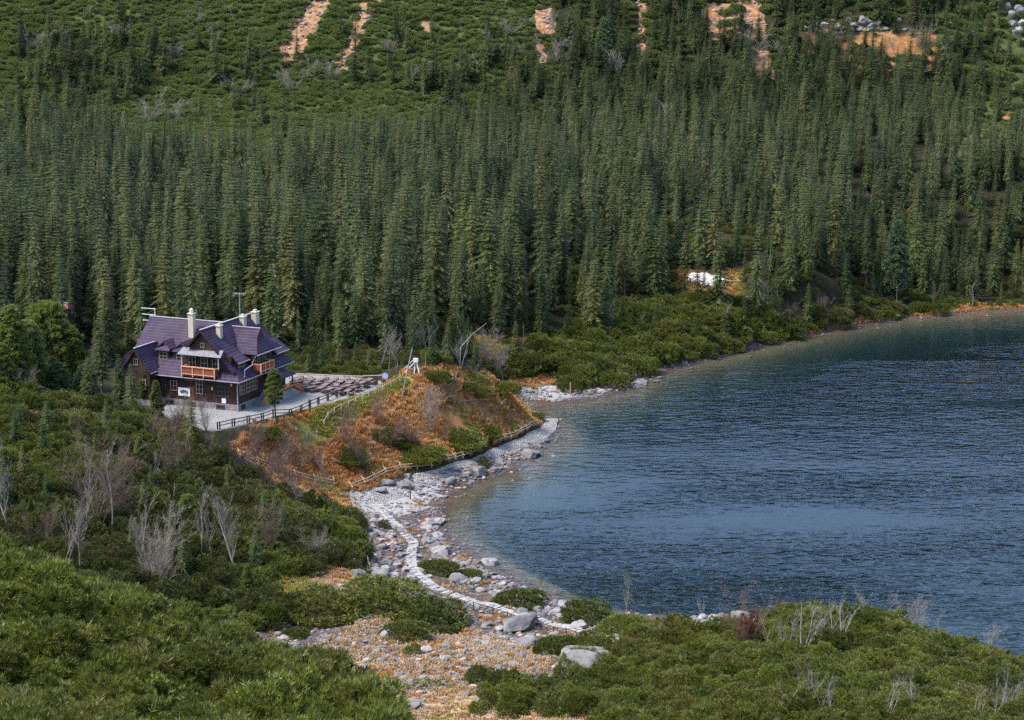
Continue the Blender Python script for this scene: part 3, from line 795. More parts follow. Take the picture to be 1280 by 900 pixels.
def scatter(name, P, scale, rot, var, coll, tilt=None):
    """one object of kind stuff"""
    P = np.asarray(P, np.float32); n = len(P)
    me = bpy.data.meshes.new(name); me.vertices.add(n); me.vertices.foreach_set('co', P.ravel())
    def at(nm, ty, key, arr):
        a = me.attributes.new(nm, ty, 'POINT'); a.data.foreach_set(key, np.asarray(arr).ravel())
    sc = np.asarray(scale, np.float32)
    if sc.ndim == 1: sc = np.repeat(sc[:, None], 3, 1)
    at('s', 'FLOAT_VECTOR', 'vector', sc.astype(np.float32))
    rv = np.zeros((n, 3), np.float32); rv[:, 2] = rot
    if tilt is not None: rv[:, :2] = tilt
    at('r', 'FLOAT_VECTOR', 'vector', rv)
    at('k', 'INT', 'value', np.asarray(var, np.int32))
    o = link(bpy.data.objects.new(name, me))
    ng = bpy.data.node_groups.new(name, 'GeometryNodeTree')
    ng.interface.new_socket('Geometry', in_out='INPUT', socket_type='NodeSocketGeometry')
    ng.interface.new_socket('Geometry', in_out='OUTPUT', socket_type='NodeSocketGeometry')
    N = ng.nodes.new; Lk = ng.links.new
    gi = N('NodeGroupInput'); go = N('NodeGroupOutput')
    ci = N('GeometryNodeCollectionInfo'); ci.inputs['Collection'].default_value = coll
    ci.inputs['Separate Children'].default_value = True; ci.inputs['Reset Children'].default_value = True
    ip = N('GeometryNodeInstanceOnPoints'); ip.inputs['Pick Instance'].default_value = True
    def na(nm, ty):
        q = N('GeometryNodeInputNamedAttribute'); q.data_type = ty; q.inputs['Name'].default_value = nm
        return q.outputs['Attribute']
    e2r = N('FunctionNodeEulerToRotation')
    Lk(na('r', 'FLOAT_VECTOR'), e2r.inputs[0])
    Lk(gi.outputs[0], ip.inputs['Points']); Lk(ci.outputs[0], ip.inputs['Instance'])
    Lk(na('k', 'INT'), ip.inputs['Instance Index']); Lk(e2r.outputs[0], ip.inputs['Rotation']); Lk(na('s', 'FLOAT_VECTOR'), ip.inputs['Scale'])
    Lk(ip.outputs[0], go.inputs[0])
    md = o.modifiers.new('scatter', 'NODES'); md.node_group = ng
    tag(o, kind='stuff')
    return o

def two_mat(name, leaf, wood, ml, mw):
    return tri_mesh(name, np.concatenate([leaf, wood]), [ml, mw], np.r_[np.zeros(len(leaf), int), np.ones(len(wood), int)])

def tree_thing(name, pair, loc, s, rz, parts=('crown', 'trunk')):
    """an Empty at the base with its crown and its trunk"""
    r = empty(name, loc, rz); r.scale = s if isinstance(s, (tuple, list)) else (s, s, s)
    for pn, m in zip(parts, pair):
        if m is not None: link(bpy.data.objects.new(pn, m), r)
    return r
# ------------------------------------------------------------------ the spruce forest
def pxY(x, y):
    z = hz(x, y); return project(x, y, z)

spr = []
for i, (Ht, Rw, bare, wh) in enumerate([(20, 2.5, .05, 30), (20, 2.1, .10, 33), (20, 2.8, .16, 29), (20, 2.3, .26, 28), (20, 1.9, .05, 31), (20, 3.0, .07, 28)]):
    c_, t_ = spruce_tris(100 + i, Ht, Rw, bare, 0, wh)
    spr.append((tri_mesh('spruce_crown', c_, M['spruce']), tri_mesh('spruce_trunk', t_, M['bark']), two_mat('spruce', c_, t_, M['spruce_far'], M['bark'])))
sp_coll = proto_coll('spruce_prototypes', [s[2] for s in spr])

FRONT = [(-300, 336), (-50, 338), (100, 343), (300, 350), (480, 353), (545, 356), (600, 378), (660, 392), (720, 404), (790, 416), (850, 424), (905, 424), (935, 425), (960, 430), (1040, 446), (1100, 455), (1200, 467), (1290, 476), (1500, 486)]
BACK = [(-300, 600), (0, 598), (120, 585), (200, 552), (280, 528), (350, 535), (420, 555), (500, 585), (600, 605), (650, 625), (690, 700), (720, 760), (1500, 770)]
def interp(tab, x):
    t = np.array(tab); return np.interp(x, t[:, 0], t[:, 1])
step = 4.7
xs, ys = np.meshgrid(np.arange(-200, 260, step), np.arange(330, 775, step))
xs = (xs + rng.uniform(-.5, .5, xs.shape) * step * 1.1).ravel(); ys = (ys + rng.uniform(-.5, .5, ys.shape) * step * 1.1).ravel()
bp, bq = pxY(xs, ys)
fr = interp(FRONT, bp); bk = interp(BACK, bp) + (fbm(xs / 30, ys / 60, 91) - .5) * 70
ok = (ys > fr + np.where((bp > 640) & (bp < 920), (fbm(xs / 12, ys / 12, 71) - .35) * 40, 0)) & (ys < bk) & (bp > -120) & (bp < 1400) & (SDQ := bil(SD, xs, ys, X0, Y0, DX) > 2.0)
thin = fbm(xs / 38, ys / 38, 44)
dens = np.where(ys > 600, .88, .95) * np.where(thin < .36, .7, 1.0)
ok &= rng.uniform(0, 1, xs.shape) < dens
# open ground in the forest: snow patch, brown clearing, rocky openings high on the slope
def clear(pts, grow=0):
    global ok
    ok &= sdist(xs, ys, wpoly(pts)) > grow
clear([(850, 348), (915, 352), (920, 372), (860, 372)], 1.5)
clear([(585, 415), (665, 425), (665, 450), (590, 445)], 1)
clear([(665, 5), (700, 5), (700, 95), (668, 95)]); clear([(876, 2), (905, 2), (955, 2), (975, 115), (940, 115), (925, 50), (885, 60)])
clear([(995, 15), (1175, 15), (1180, 70), (1120, 90), (1060, 70), (1000, 65)]); clear([(792, 2), (815, 2), (808, 98), (794, 98)])
clear([(1200, 40), (1330, 20), (1330, 230), (1230, 200)], 0)
clear(KNOLL_PX, 2)
xs, ys = xs[ok], ys[ok]; bp, bq = pxY(xs, ys)
# strays among the scrub above the forest
ex = []
for a, b, n, sp in [(60, 85, 34, (75, 45)), (175, 75, 24, (45, 50)), (300, 90, 12, (60, 40)), (470, 70, 14, (60, 35)), (120, 110, 30, (60, 25)), (330, 150, 10, (70, 22)), (560, 105, 26, (70, 18)), (640, 70, 12, (40, 30)), (1100, 90, 30, (90, 45)), (1250, 180, 26, (40, 110)), (1262, 205, 40, (30, 26)), (1330, 190, 40, (40, 40)), (930, 60, 10, (30, 40)), (1230, 60, 16, (30, 50))]:
    g_ = ground(a + rng.normal(0, .6, n) * sp[0], np.maximum(b + rng.normal(0, .6, n) * sp[1], 3)); ex.append(g_[:, :2])
ex = np.concatenate(ex); xs = np.r_[xs, ex[:, 0]]; ys = np.r_[ys, ex[:, 1]]
nh = 950; hx_ = rng.uniform(8, 235, nh); hy_ = rng.uniform(596, 690, nh); hb, _q = pxY(hx_, hy_)
kh = (hb > 690) & (hb < 1230)
for c__ in ([(1030, 28), (1090, 28), (1110, 38), (1060, 40)], [(885, 5), (950, 2), (962, 55), (970, 110), (945, 100), (930, 40), (890, 50)], [(797, 0), (812, 0), (806, 92), (797, 90)], [(1110, 50), (1170, 45), (1170, 95), (1115, 100)]): kh &= sdist(hx_, hy_, wpoly(c__)) > .8
xs = np.r_[xs, hx_[kh]]; ys = np.r_[ys, hy_[kh]]
zs = hz(xs, ys); bp, bq = pxY(xs, ys)
keep_ = bil(SD, xs, ys, X0, Y0, DX) > 2
xs, ys, zs, bp, bq = xs[keep_], ys[keep_], zs[keep_], bp[keep_], bq[keep_]
Ht = np.interp(ys, [330, 440, 520, 620, 700], [22, 19.5, 15.5, 12, 10.5]) * (.46 + .76 * rng.uniform(0, 1, len(xs)) ** 1.15)
edge = ys - interp(FRONT, bp)
Ht *= np.where(edge < 8, rng.uniform(.45, 1.0, len(xs)), 1.0)
Ht *= np.where((bp > 1180), .85, 1.0)
Wd = (.85 + .95 * rng.uniform(0, 1, len(xs)) ** 1.2) * np.where(ys > 590, 1.35, 1.0)
vr = rng.choice(6, len(xs), p=[.24, .24, .16, .12, .12, .12]); rz = rng.uniform(0, 6.28, len(xs))
show = Ht / ys * np.exp(-np.maximum(edge, 0) / 75.0) * ((bp > -15) & (bp < 1295) & (edge < 220))
order = np.argsort(-show)
N_IND = 260
ind = order[:N_IND]; rest = order[N_IND:]
PLACES = [(0, 135, 'standing in the forest behind the rounded pines left of the hut'), (135, 380, 'standing in the forest directly behind the purple-roofed hut'), (380, 500, 'standing in the forest behind the terrace of picnic tables'),
          (500, 640, 'standing in the forest behind the orange grassy knoll'), (640, 840, 'standing in the forest above the dwarf pines of the bay'), (840, 960, 'standing in the forest around the small snow patch'), (960, 1130, 'standing in the forest along the far lake shore'), (1130, 1400, 'standing in the forest by the far right corner of the lake')]
def spruce_label(px, h, w, v):
    pl = next((t for a, b, t in PLACES if px < b), PLACES[-1][2])
    size = 'Very tall' if h > 21.5 else 'Tall' if h > 17.5 else 'Mid-sized' if h > 13 else 'Small'
    form = 'narrow' if v in (1, 4) else 'broad' if v in (2, 5) else 'bare-footed' if v == 3 else 'dense'
    return f'{size.lower()} {form} spruce {pl}', f'spruces {pl}'
for i in ind:
    s = Ht[i] / 20
    r = tree_thing('spruce_tree', (spr[vr[i]][0], spr[vr[i]][1]), (xs[i], ys[i], zs[i] - .1), (s * Wd[i], s * Wd[i], s), rz[i])
    lb, gp = spruce_label(bp[i], Ht[i], Wd[i], vr[i]); tag(r, lb, 'tree', gp)
s = Ht[rest] / 20
scatter('spruce_forest', np.c_[xs[rest], ys[rest], zs[rest] - .1], np.c_[s * Wd[rest], s * Wd[rest], s], rz[rest], vr[rest], sp_coll, rng.normal(0, .025, (len(rest), 2)))
print('spruces', len(xs))
# ------------------------------------------------------------------ dwarf pines
def pts_in(poly, step_, jitter=.55, edge_n=0.0):
    P = np.array(poly); a, b = P.min(0) - 2, P.max(0) + 2
    x, y = np.meshgrid(np.arange(a[0], b[0], step_), np.arange(a[1], b[1], step_))
    x = (x + rng.uniform(-jitter, jitter, x.shape) * step_).ravel(); y = (y + rng.uniform(-jitter, jitter, y.shape) * step_).ravel()
    k = sdist(x, y, poly) + (fbm(x / 6, y / 6, 77) - .5) * edge_n < 0
    return x[k], y[k]
def visible_px(x, y, z, m=25):
    a, b = project(x, y, z); return (a > -9 * m) & (a < 1280 + 4 * m) & (b > -m) & (b < 900 + 2 * m)

bush = []
for i, (rx, ry, h, n) in enumerate([(1.7, 1.7, 1.8, 260), (1.9, 1.5, 1.5, 250), (1.5, 1.5, 2.2, 260), (2.1, 1.9, 1.6, 280), (1.6, 1.8, 1.9, 250)]):
    a, b = bush_tris(300 + i, rx, ry, h, n, 19)
    bush.append((tri_mesh('dwarf_pine_needles', a, M['mugo']), tri_mesh('dwarf_pine_stem', b, M['bark']), two_mat('dwarf_pine', a, b, M['mugo'], M['bark'])))
for i, (rx, ry, h, n) in enumerate([(1.7, 1.7, 1.9, 240), (1.5, 1.9, 1.6, 240), (1.6, 1.6, 2.4, 240)]):
    a, b = bush_tris(320 + i, rx, ry, h, n, 19)
    bush.append((None, None, two_mat('hillside_pine', a, b, M['mugo_dark'], M['bark'])))
nearb = [(tri_mesh('near_pine_needles', np.concatenate([bush_tris(300 + i, rx, ry, h, n, 19)[0]]), M['mugo_near']), bush[i][1]) for i, (rx, ry, h, n) in enumerate([(1.7, 1.7, 1.8, 260), (1.9, 1.5, 1.5, 250), (1.5, 1.5, 2.2, 260), (2.1, 1.9, 1.6, 280), (1.6, 1.8, 1.9, 250)])]
near_coll = proto_coll('near_pine_prototypes', [q[0] for q in nearb])
bush_coll = proto_coll('dwarf_pine_prototypes', [b[2] for b in bush])
clump = []
for i, (rx, ry, h, n) in enumerate([(3.0, 2.4, 2.0, 800), (3.4, 2.6, 1.7, 850), (2.6, 2.6, 2.3, 760)]):
    a, b = bush_tris(340 + i, rx, ry, h, n, 17, .32, .022)
    clump.append((tri_mesh('dwarf_pine_clump_needles', a, M['mugo']), tri_mesh('dwarf_pine_clump_stem', b, M['bark'])))
farb = []
for i in range(3):
    a, b = bush_tris(360 + i, 2.0, 2.0, 1.5, 170, 9, .55, .075)
    farb.append(two_mat('mountain_pine', a, b, M['mugo_far'], M['bark']))
far_coll = proto_coll('mountain_pine_prototypes', farb)

def world(pts): return [tuple(float(v) for v in at_Y(*p)[:2]) for p in pts]
A_POLY = world([(-160, 700, 128), (0, 730, 122), (125, 755, 117), (250, 800, 111), (360, 855, 106), (478, 915, 100), (540, 1000, 82), (480, 1000, 74), (-200, 1000, 74)])
B_POLY = wpoly([(-60, 490), (90, 502), (190, 524), (255, 556), (300, 590), (345, 622), (405, 638), (438, 655), (448, 690), (456, 712), (400, 716), (385, 726), (372, 760), (340, 790), (300, 790), (200, 770), (-60, 730)])
B_HOLES = [wpoly(q) for q in ([(335, 730), (375, 716), (385, 745), (350, 765)], [(232, 724), (262, 728), (258, 744), (234, 742)], [(40, 517), (70, 513), (130, 516), (190, 520), (130, 526), (40, 527)], [(395, 672), (432, 676), (430, 690), (398, 688)])]
C_POLY = world([(590, 850, 199), (650, 832, 204), (700, 848, 200), (740, 815, 210), (765, 812, 212), (790, 790, 220), (850, 785, 223), (960, 782, 224), (1010, 770, 222), (1100, 780, 216), (1200, 800, 208), (1330, 840, 200), (1400, 960, 148), (740, 960, 172), (752, 892, 186), (640, 880, 190), (600, 865, 195)])
C_HOLES = [wpoly([(855, 836), (892, 838), (893, 851), (858, 850)]), wpoly([(690, 825), (775, 828), (770, 838), (690, 838)]), wpoly([(852, 758), (958, 756), (960, 790), (858, 793)])]
D_POLY = wpoly([(628, 468), (604, 458), (668, 446), (690, 424), (740, 396), (850, 376), (900, 378), (960, 395), (1040, 396), (1100, 390), (1180, 384), (1180, 390), (1100, 402), (1050, 408), (1005, 418), (955, 428), (905, 441), (850, 453), (812, 464), (775, 480), (712, 485), (700, 468)])
E_POLY = world([(-300, 20, 560), (130, 20, 556), (200, 20, 540), (300, 20, 520), (430, 20, 540), (520, 20, 560), (660, 20, 600), (700, 20, 640), (720, 20, 735), (-300, 20, 735)])
E2_POLY = world([(720, 20, 600), (1330, 20, 560), (1330, 20, 740), (720, 20, 740)])
E3_POLY = world([(1170, 300, 505), (1400, 300, 500), (1400, 300, 560), (1170, 300, 580)])

def thicket(poly, step_, holes=(), en=4.0, dens=1.0):
    x, y = pts_in(poly, step_, .55, en)
    k = np.ones(x.shape, bool)
    for h in holes: k &= sdist(x, y, h) > .3 - (1.5 * fbm(x / 3.5, y / 3.5, 19) if y.mean() > 500 else 0)
    k &= bil(SD, x, y, X0, Y0, DX) > 1.2
    k &= rng.uniform(0, 1, x.shape) < dens
    x, y = x[k], y[k]; z = hz(x, y); v = visible_px(x, y, z + 1)
    return x[v], y[v], z[v]

def put_stuff(name, x, y, z, smin, smax, coll, nv, big=.0, nsc=14):
    n = len(x); s = rng.uniform(smin, smax, n) * (.75 + .5 * fbm(x / nsc, y / nsc, 61))
    return scatter(name, np.c_[x, y, z - .08], np.c_[s, s, s * rng.uniform(.8, 1.15, n)], rng.uniform(0, 6.28, n), rng.integers(0, nv, n) if nv > 0 else np.where(fbm(x / 11, y / 11, 66) > .50, rng.integers(0, 5, n), 5 + rng.integers(0, 3, n)), coll)

def indiv(x, y, z, smin, smax, label, group, nsc=9, kind=None):
    kind = kind or bush
    for i in range(len(x)):
        v = int(rng.integers(0, 5)); s = float(rng.uniform(smin, smax) * (.75 + .5 * fbm(np.array(x[i] / nsc), np.array(y[i] / nsc), 61)))
        r = tree_thing('dwarf_pine', (kind[v][0], kind[v][1]), (x[i], y[i], z[i] - .08), (s, s, s * float(rng.uniform(.85, 1.15))), float(rng.uniform(0, 6.28)), ('needles', 'stem'))
        tag(r, label(x[i], y[i], z[i]) if callable(label) else label, 'shrub', group)

x, y, z = thicket(A_POLY, 1.75)
o = np.argsort(y); n_ = 150
k = o[:n_]
indiv(x[k], y[k], z[k], .9, 1.3, 'bushy green dwarf pine in the dense thicket filling the bottom left corner', 'dwarf pines in the bottom left corner', 9, nearb)
k = o[n_:]; put_stuff('dwarf_pine_thicket', x[k], y[k], z[k], .9, 1.35, near_coll, 5, nsc=9); nA = len(x)
x, y, z = thicket(B_POLY, 2.2, B_HOLES); put_stuff('hillside_pine_thicket', x, y, z, .8, 1.35, bush_coll, -8); nB_ = len(x)
x, y, z = thicket(C_POLY, 2.0, C_HOLES)
o = np.argsort(y); k = o[:90]
indiv(x[k], y[k], z[k], .8, 1.25, 'low green dwarf pine in the thicket along the bottom right edge', 'dwarf pines along the bottom right edge')
k = o[90:]; put_stuff('lakeside_pine_thicket', x[k], y[k], z[k], .8, 1.3, bush_coll, 5); nC_ = len(x)
x, y, z = thicket(D_POLY, 2.6, (), 5.0); put_stuff('shore_pine_thicket', x, y, z, 1.1, 2.0, bush_coll, 5, nsc=12); nD_ = len(x)
CH_HOLES = [wpoly([(380, 5), (425, -10), (405, 25), (378, 62), (358, 76), (350, 62)]), wpoly([(452, 5), (470, -5), (452, 50), (430, 92), (414, 92)]), wpoly([(666, 10), (700, 10), (700, 46), (668, 48)]), wpoly([(668, 56), (686, 56), (684, 82), (672, 82)]), wpoly([(526, 24), (540, 24), (538, 46), (528, 46)])]
x, y, z = thicket(E_POLY, 2.0, CH_HOLES, 6.0); put_stuff('mountain_pine_scrub', x, y, z, .5, .95, far_coll, 3, nsc=22); nE = len(x)
E2_H = [wpoly(q) for q in ([(1000, 30), (1090, 25), (1170, 28), (1168, 62), (1120, 75), (1080, 55), (1000, 60)], [(876, 5), (900, 5), (895, 55), (880, 55)], [(930, 5), (955, 5), (965, 60), (970, 108), (945, 100), (935, 50)], [(797, 0), (810, 0), (804, 92), (797, 90)])]
x, y, z = thicket(E2_POLY, 3.4, E2_H, 8.0, .85); put_stuff('mountain_pine_undergrowth', x, y, z, .7, 1.2, far_coll, 3, nsc=22)
print('bushes', nA, nB_, nC_, nD_, nE)

# clumps that stand by themselves: (px, py of the foot, width in px, label)
CL = [(402, 768, 105, 'broad dwarf pine clump at the left end of the row beside the stone causeway'), (475, 762, 130, 'broadest dwarf pine clump, in the middle of the row left of the stone causeway'),
      (538, 780, 100, 'dwarf pine clump at the right end of the row left of the stone causeway'), (505, 797, 62, 'small dwarf pine clump just below the row beside the stone causeway'),
      (380, 828, 52, 'dwarf pine clump among pale stones right of the bottom left thicket'), (368, 797, 36, 'small low dwarf pine among pale stones below the rusty bare patch'),
      (545, 717, 55, 'dwarf pine clump in the bend on the lake side of the stone causeway'), (585, 722, 34, 'round little dwarf pine beside a pale boulder near the lake edge'),
      (648, 757, 66, 'dwarf pine clump between the stone causeway and the rocky shore'), (738, 778, 80, 'large dwarf pine clump where the rocky shore meets the lake bend'),
      (782, 790, 70, 'dwarf pine clump between the end of the causeway and the lake'), (601, 581, 20, 'small lone dwarf pine beside the shore path and a big boulder'),
      (420, 662, 52, 'dwarf pine clump left of the stony ground at the path junction'), (436, 694, 36, 'dwarf pine beside the thin fence of the stony ground'),
      (578, 556, 62, 'dark dwarf pine clump on the lower knoll above the path fence'), (528, 574, 58, 'dark dwarf pine clump at the foot of the knoll behind the rail fence'),
      (482, 548, 40, 'dark dwarf pine clump halfway up the knoll slope'), (612, 545, 34, 'dwarf pine clump on the knoll slope near the lakeside path'),
      (548, 474, 34, 'green dwarf pine near the white wooden stand on the knoll top'), (582, 486, 26, 'small green dwarf pine just below the knoll top'),
      (668, 523, 24, 'dwarf pine at the lakeside tip of the knoll'), (628, 490, 46, 'bright green dwarf pine on the right shoulder of the knoll'), (600, 492, 30, 'low green dwarf pine on the knoll right of its top'),
      (333, 547, 44, 'dwarf pine under the pine tree by the terrace fence'), (440, 578, 46, 'sparse dark dwarf pine on the lower left knoll slope'), (505, 556, 38, 'dark green dwarf pine mid slope on the orange knoll'),
      (700, 814, 58, 'dwarf pine clump directly left of the largest boulder'), (742, 806, 44, 'dwarf pine clump behind the largest boulder'), (790, 818, 46, 'dwarf pine clump right of the largest boulder'),
      (512, 817, 26, 'tiny dwarf pine among stones in the straw meadow'), (600, 851, 44, 'dwarf pine clump at the left tip of the bottom right thicket'), (640, 868, 60, 'dwarf pine clump beside the lowest pale boulder'),
      (555, 452, 22, 'low green bush behind the knoll top near the forest'), (455, 462, 40, 'leafy green bush behind the terrace rail'), (420, 462, 34, 'pale green bush at the terrace back rail near the tables'), (480, 660, 16, 'tiny dwarf pine on the stony ground by the junction')]
for px, py, wpx, lb in CL:
    p = g1(px, py); wm = wpx * math.hypot(p.y, CAMZ - p.z) / F
    v = int(rng.integers(0, 3)) if wm > 2.8 else None
    pair = clump[v] if v is not None else bush[int(rng.integers(0, 5))]
    base = 5.6 if v is not None else 3.3
    s = wm / base
    r = tree_thing('dwarf_pine_clump' if v is not None else 'dwarf_pine', pair, p - Vector((0, 0, .1)), (s, s, min(s, .55 + .45 * s) * 1.0), float(rng.uniform(-.5, .5)), ('needles', 'stem'))
    tag(r, lb, 'shrub', 'separate dwarf pine clumps')

# ------------------------------------------------------------------ grass on the knoll, the meadow and the shore
gt = [tri_mesh('dry_grass_tuft', grass_tris(400 + i, 30, .55, .4), M['grass']) for i in range(3)]
gs = [tri_mesh('straw_grass_tuft', grass_tris(410 + i, 30, .42, .4), M['straw']) for i in range(3)]
gh = [tri_mesh('green_grass_tuft', grass_tris(420 + i, 28, .40, .4), M['herb']) for i in range(2)]
grass_coll = proto_coll('grass_prototypes', gt + gs + gh)
def mask_pts(mask, per_m2, thr=.5):
    jj, ii = np.nonzero((mask > thr) & (GY < 520))
    n = rng.poisson(per_m2 * DX * DX, len(jj)); jj = np.repeat(jj, n); ii = np.repeat(ii, n)
    x = gx[ii] + rng.uniform(-.5, .5, len(ii)) * DX; y = gy[jj] + rng.uniform(-.5, .5, len(ii)) * DX
    z = hz(x, y); v = visible_px(x, y, z) & (bil(SD, x, y, X0, Y0, DX) > .8) & (bil(PDD, x, y, X0, Y0, DX) > .3)
    return x[v], y[v], z[v]
x, y, z = mask_pts(Z_ORANGE, 4.2, .35)
k = (fbm(x / 5, y / 5, 31) > .27) & (dist_line(x, y, [tuple(q[:2]) for q in ground(np.array([502, 488, 470, 455, 440, 425, 410, 404, 385.]), np.array([477, 484, 492, 499, 507, 513, 522, 533, 545.]))]) > 1.9); x, y, z = x[k], y[k], z[k]
n = len(x); greenish = (fbm(x / 7, y / 7, 37) > .59)
var = np.where(greenish, 6 + rng.integers(0, 2, n), np.where(rng.uniform(0, 1, n) < .30, 3 + rng.integers(0, 3, n), rng.integers(0, 3, n)))
scatter('dry_orange_grass', np.c_[x, y, z], rng.uniform(.7, 1.5, n), rng.uniform(0, 6.28, n), var, grass_coll)
nG = n
x, y, z = mask_pts(np.maximum(Z_STRAW, .0), 2.2, .4); n = len(x)
var = np.where(fbm(x / 4, y / 4, 39) > .66, 6, np.where(fbm(x / 5, y / 5, 33) > .66, 0, 3)) + rng.integers(0, 2, n)
scatter('straw_meadow_grass', np.c_[x, y, z], rng.uniform(.6, 1.3, n), rng.uniform(0, 6.28, n), var, grass_coll)
x, y, z = mask_pts(np.where(Z_RUBBLE > .6, 1.0, 0), 1.1, .5); k = fbm(x / 4, y / 4, 35) > .57; x, y, z = x[k], y[k], z[k]; n = len(x)
scatter('grass_between_stones', np.c_[x, y, z], rng.uniform(.5, 1.1, n), rng.uniform(0, 6.28, n), np.where(rng.uniform(0, 1, n) < .35, 6, rng.integers(0, 5, n)), grass_coll)
print('grass', nG, n)

# strip of yellow-green grass along the white-post fence
GF = np.array([(500, 478), (488, 484), (470, 492), (455, 499), (440, 507), (425, 513), (410, 522), (404, 533)], float)
gfl = [tuple(q[:2]) for q in ground(GF[:, 0], GF[:, 1])]
m = dist_line(GX, GY, gfl) < 2.0
x, y, z = mask_pts(m.astype(float), 14); n = len(x)
scatter('yellow_green_grass', np.c_[x, y, z], rng.uniform(.8, 1.4, n), rng.uniform(0, 6.28, n), 6 + rng.integers(0, 2, n), grass_coll)

# ------------------------------------------------------------------ stones
rocks = [rock_mesh('boulder', 500 + i, M['rock'] if i % 3 else M['rock_white'], 3, .62 + .05 * (i % 4), 8 + i % 4) for i in range(9)]
rocks.append(rock_mesh('boulder', 571, M['rock'], 4, .8, 5))
small = [rock_mesh('stone', 520 + i, (M['rock'], M['rock'], M['rock_dark'], M['rock_dark'], M['rock'], M['rock_dark'])[i], 2, .6, 7) for i in range(6)]
warm = [rock_mesh('warm_stone', 540 + i, M['rock_warm'], 2, .6, 7) for i in range(3)]
small_coll = proto_coll('stone_prototypes', small + warm)

def boulder(px, py, wpx, label, group, var=None, flat=1.0, rz=None, name='boulder', white=None):
    p = g1(px, py + wpx * .13); dist = math.hypot(p.y, CAMZ - p.z); wm = wpx * dist / F
    i = int(rng.integers(0, 9)) if var is None else var
    o = bpy.data.objects.new(name, rocks[i]); s = wm / 2.0
    o.location = p + Vector((0, 0, s * .18 * flat)); o.scale = (s, s * float(rng.uniform(.75, 1.0)), s * flat)
    o.rotation_euler = (float(rng.normal(0, .12)), float(rng.normal(0, .12)), float(rng.uniform(0, 6.28)) if rz is None else rz)
    link(o); tag(o, label, 'rock', group); return o
BIG = [(729, 826, 74, 'largest pale grey boulder beside the end of the causeway', 9, 1.0), (648, 776, 50, 'big rounded grey boulder in front of the causeway', 2, .6), (656, 803, 34, 'angular grey boulder in the stony meadow below the causeway', 4, .9),
       (675, 878, 24, 'lone pale rounded boulder at the lower edge of the straw meadow', 7, .8), (597, 589, 28, 'big smooth boulder in the shallows beside the lone shore bush', 2, .85), (619, 587, 15, 'tall pale rock beside the big smooth shore boulder', 4, 1.1),
       (680, 549, 16, 'flat pale boulder at the tip of the lakeside path', 5, .6), (664, 566, 26, 'pair-sized grey boulder at the water edge below the path', 1, .7), (562, 600, 22, 'rounded grey boulder at the water edge beneath the rail fence', 5, .8),
       (485, 602, 20, 'grey boulder beneath the rail fence at the knoll foot', 4, .85), (507, 606, 26, 'wide grey boulder at the knoll foot next to the path', 7, .7), (510, 595, 12, 'small round boulder touching the rail fence', 2, 1.0), (476, 612, 18, 'dark low boulder at the knoll foot near the junction', 8, .6),
       (612, 702, 22, 'elongated white boulder lying at the lake edge', 3, .8), (572, 722, 30, 'pale wedge boulder behind the dwarf pine in the causeway bend', 4, .9), (550, 688, 22, 'white pointed boulder at the edge of the shallows', 0, .9), (474, 716, 26, 'pale flat boulder left of the causeway near the thin fence', 5, .6),
       (432, 738, 22, 'white block boulder behind the dwarf pine row', 0, .9), (413, 682, 24, 'white slab boulder beside the dwarf pines left of the junction', 6, .5), (448, 716, 20, 'grey boulder by the thin fence end', 1, .8), (484, 794, 18, 'white upright stone among the straw below the pine row', 0, 1.1),
       (532, 812, 20, 'white boulder between the pine row and the straw meadow', 3, .7), (350, 824, 22, 'white upright boulder beside the bottom left thicket', 6, 1.0), (385, 842, 22, 'grey boulder at the edge of the bottom left thicket', 1, .9), (418, 852, 26, 'greenish flat boulder near the bottom left thicket', 5, .6),
       (513, 880, 30, 'grey flat boulder at the bottom of the straw meadow', 8, .6), (606, 868, 30, 'wide flat pale boulder in the straw meadow', 5, .4), (580, 866, 20, 'low pale boulder left of the wide flat one', 4, .5), (722, 782, 26, 'pale boulder behind the causeway end', 3, .7), (652, 765, 18, 'rounded boulder under the shore dwarf pine', 2, .9),
       (676, 746, 18, 'pale boulder on the shore beyond the dwarf pine', 0, .8), (705, 754, 24, 'flat pale boulder at the lake bend', 6, .5), (925, 769, 26, 'brightest white boulder on the small landing of stones', 0, .8), (896, 771, 22, 'white boulder on the small landing left of the brightest', 3, .6), (877, 771, 14, 'small white boulder at the left end of the landing', 6, .7),
       (905, 455, 0, '', 0, 0), (735, 489, 14, 'pale boulder at the bay beach tip', 3, .7), (752, 489, 12, 'white boulder beyond the bay beach tip', 0, .7), (722, 487, 12, 'white boulder on the bay beach beside the pale post', 6, .7), (800, 475, 20, 'flat pinkish boulder at the water past the bay thicket', 5, .4), (792, 470, 12, 'upright pale boulder at the water past the bay thicket', 1, .9),
       (910, 438, 10, 'pale rock at the foot of the trees on the far shore', 3, .8), (855, 452, 9, 'small rock on the shore below the bay thicket', 1, .7), (1003, 417, 8, 'small rock on the far shore below the tree line', 0, .7), (745, 422, 9, 'lone white stone high in the bay thicket', 0, 1.0), (866, 843, 18, 'straw-coloured low rock in the gap of the bottom right thicket', 5, .4)]
for px, py, w_, lb, v, fl in BIG:
    if w_: boulder(px, py, w_, lb, 'named boulders', v, fl)

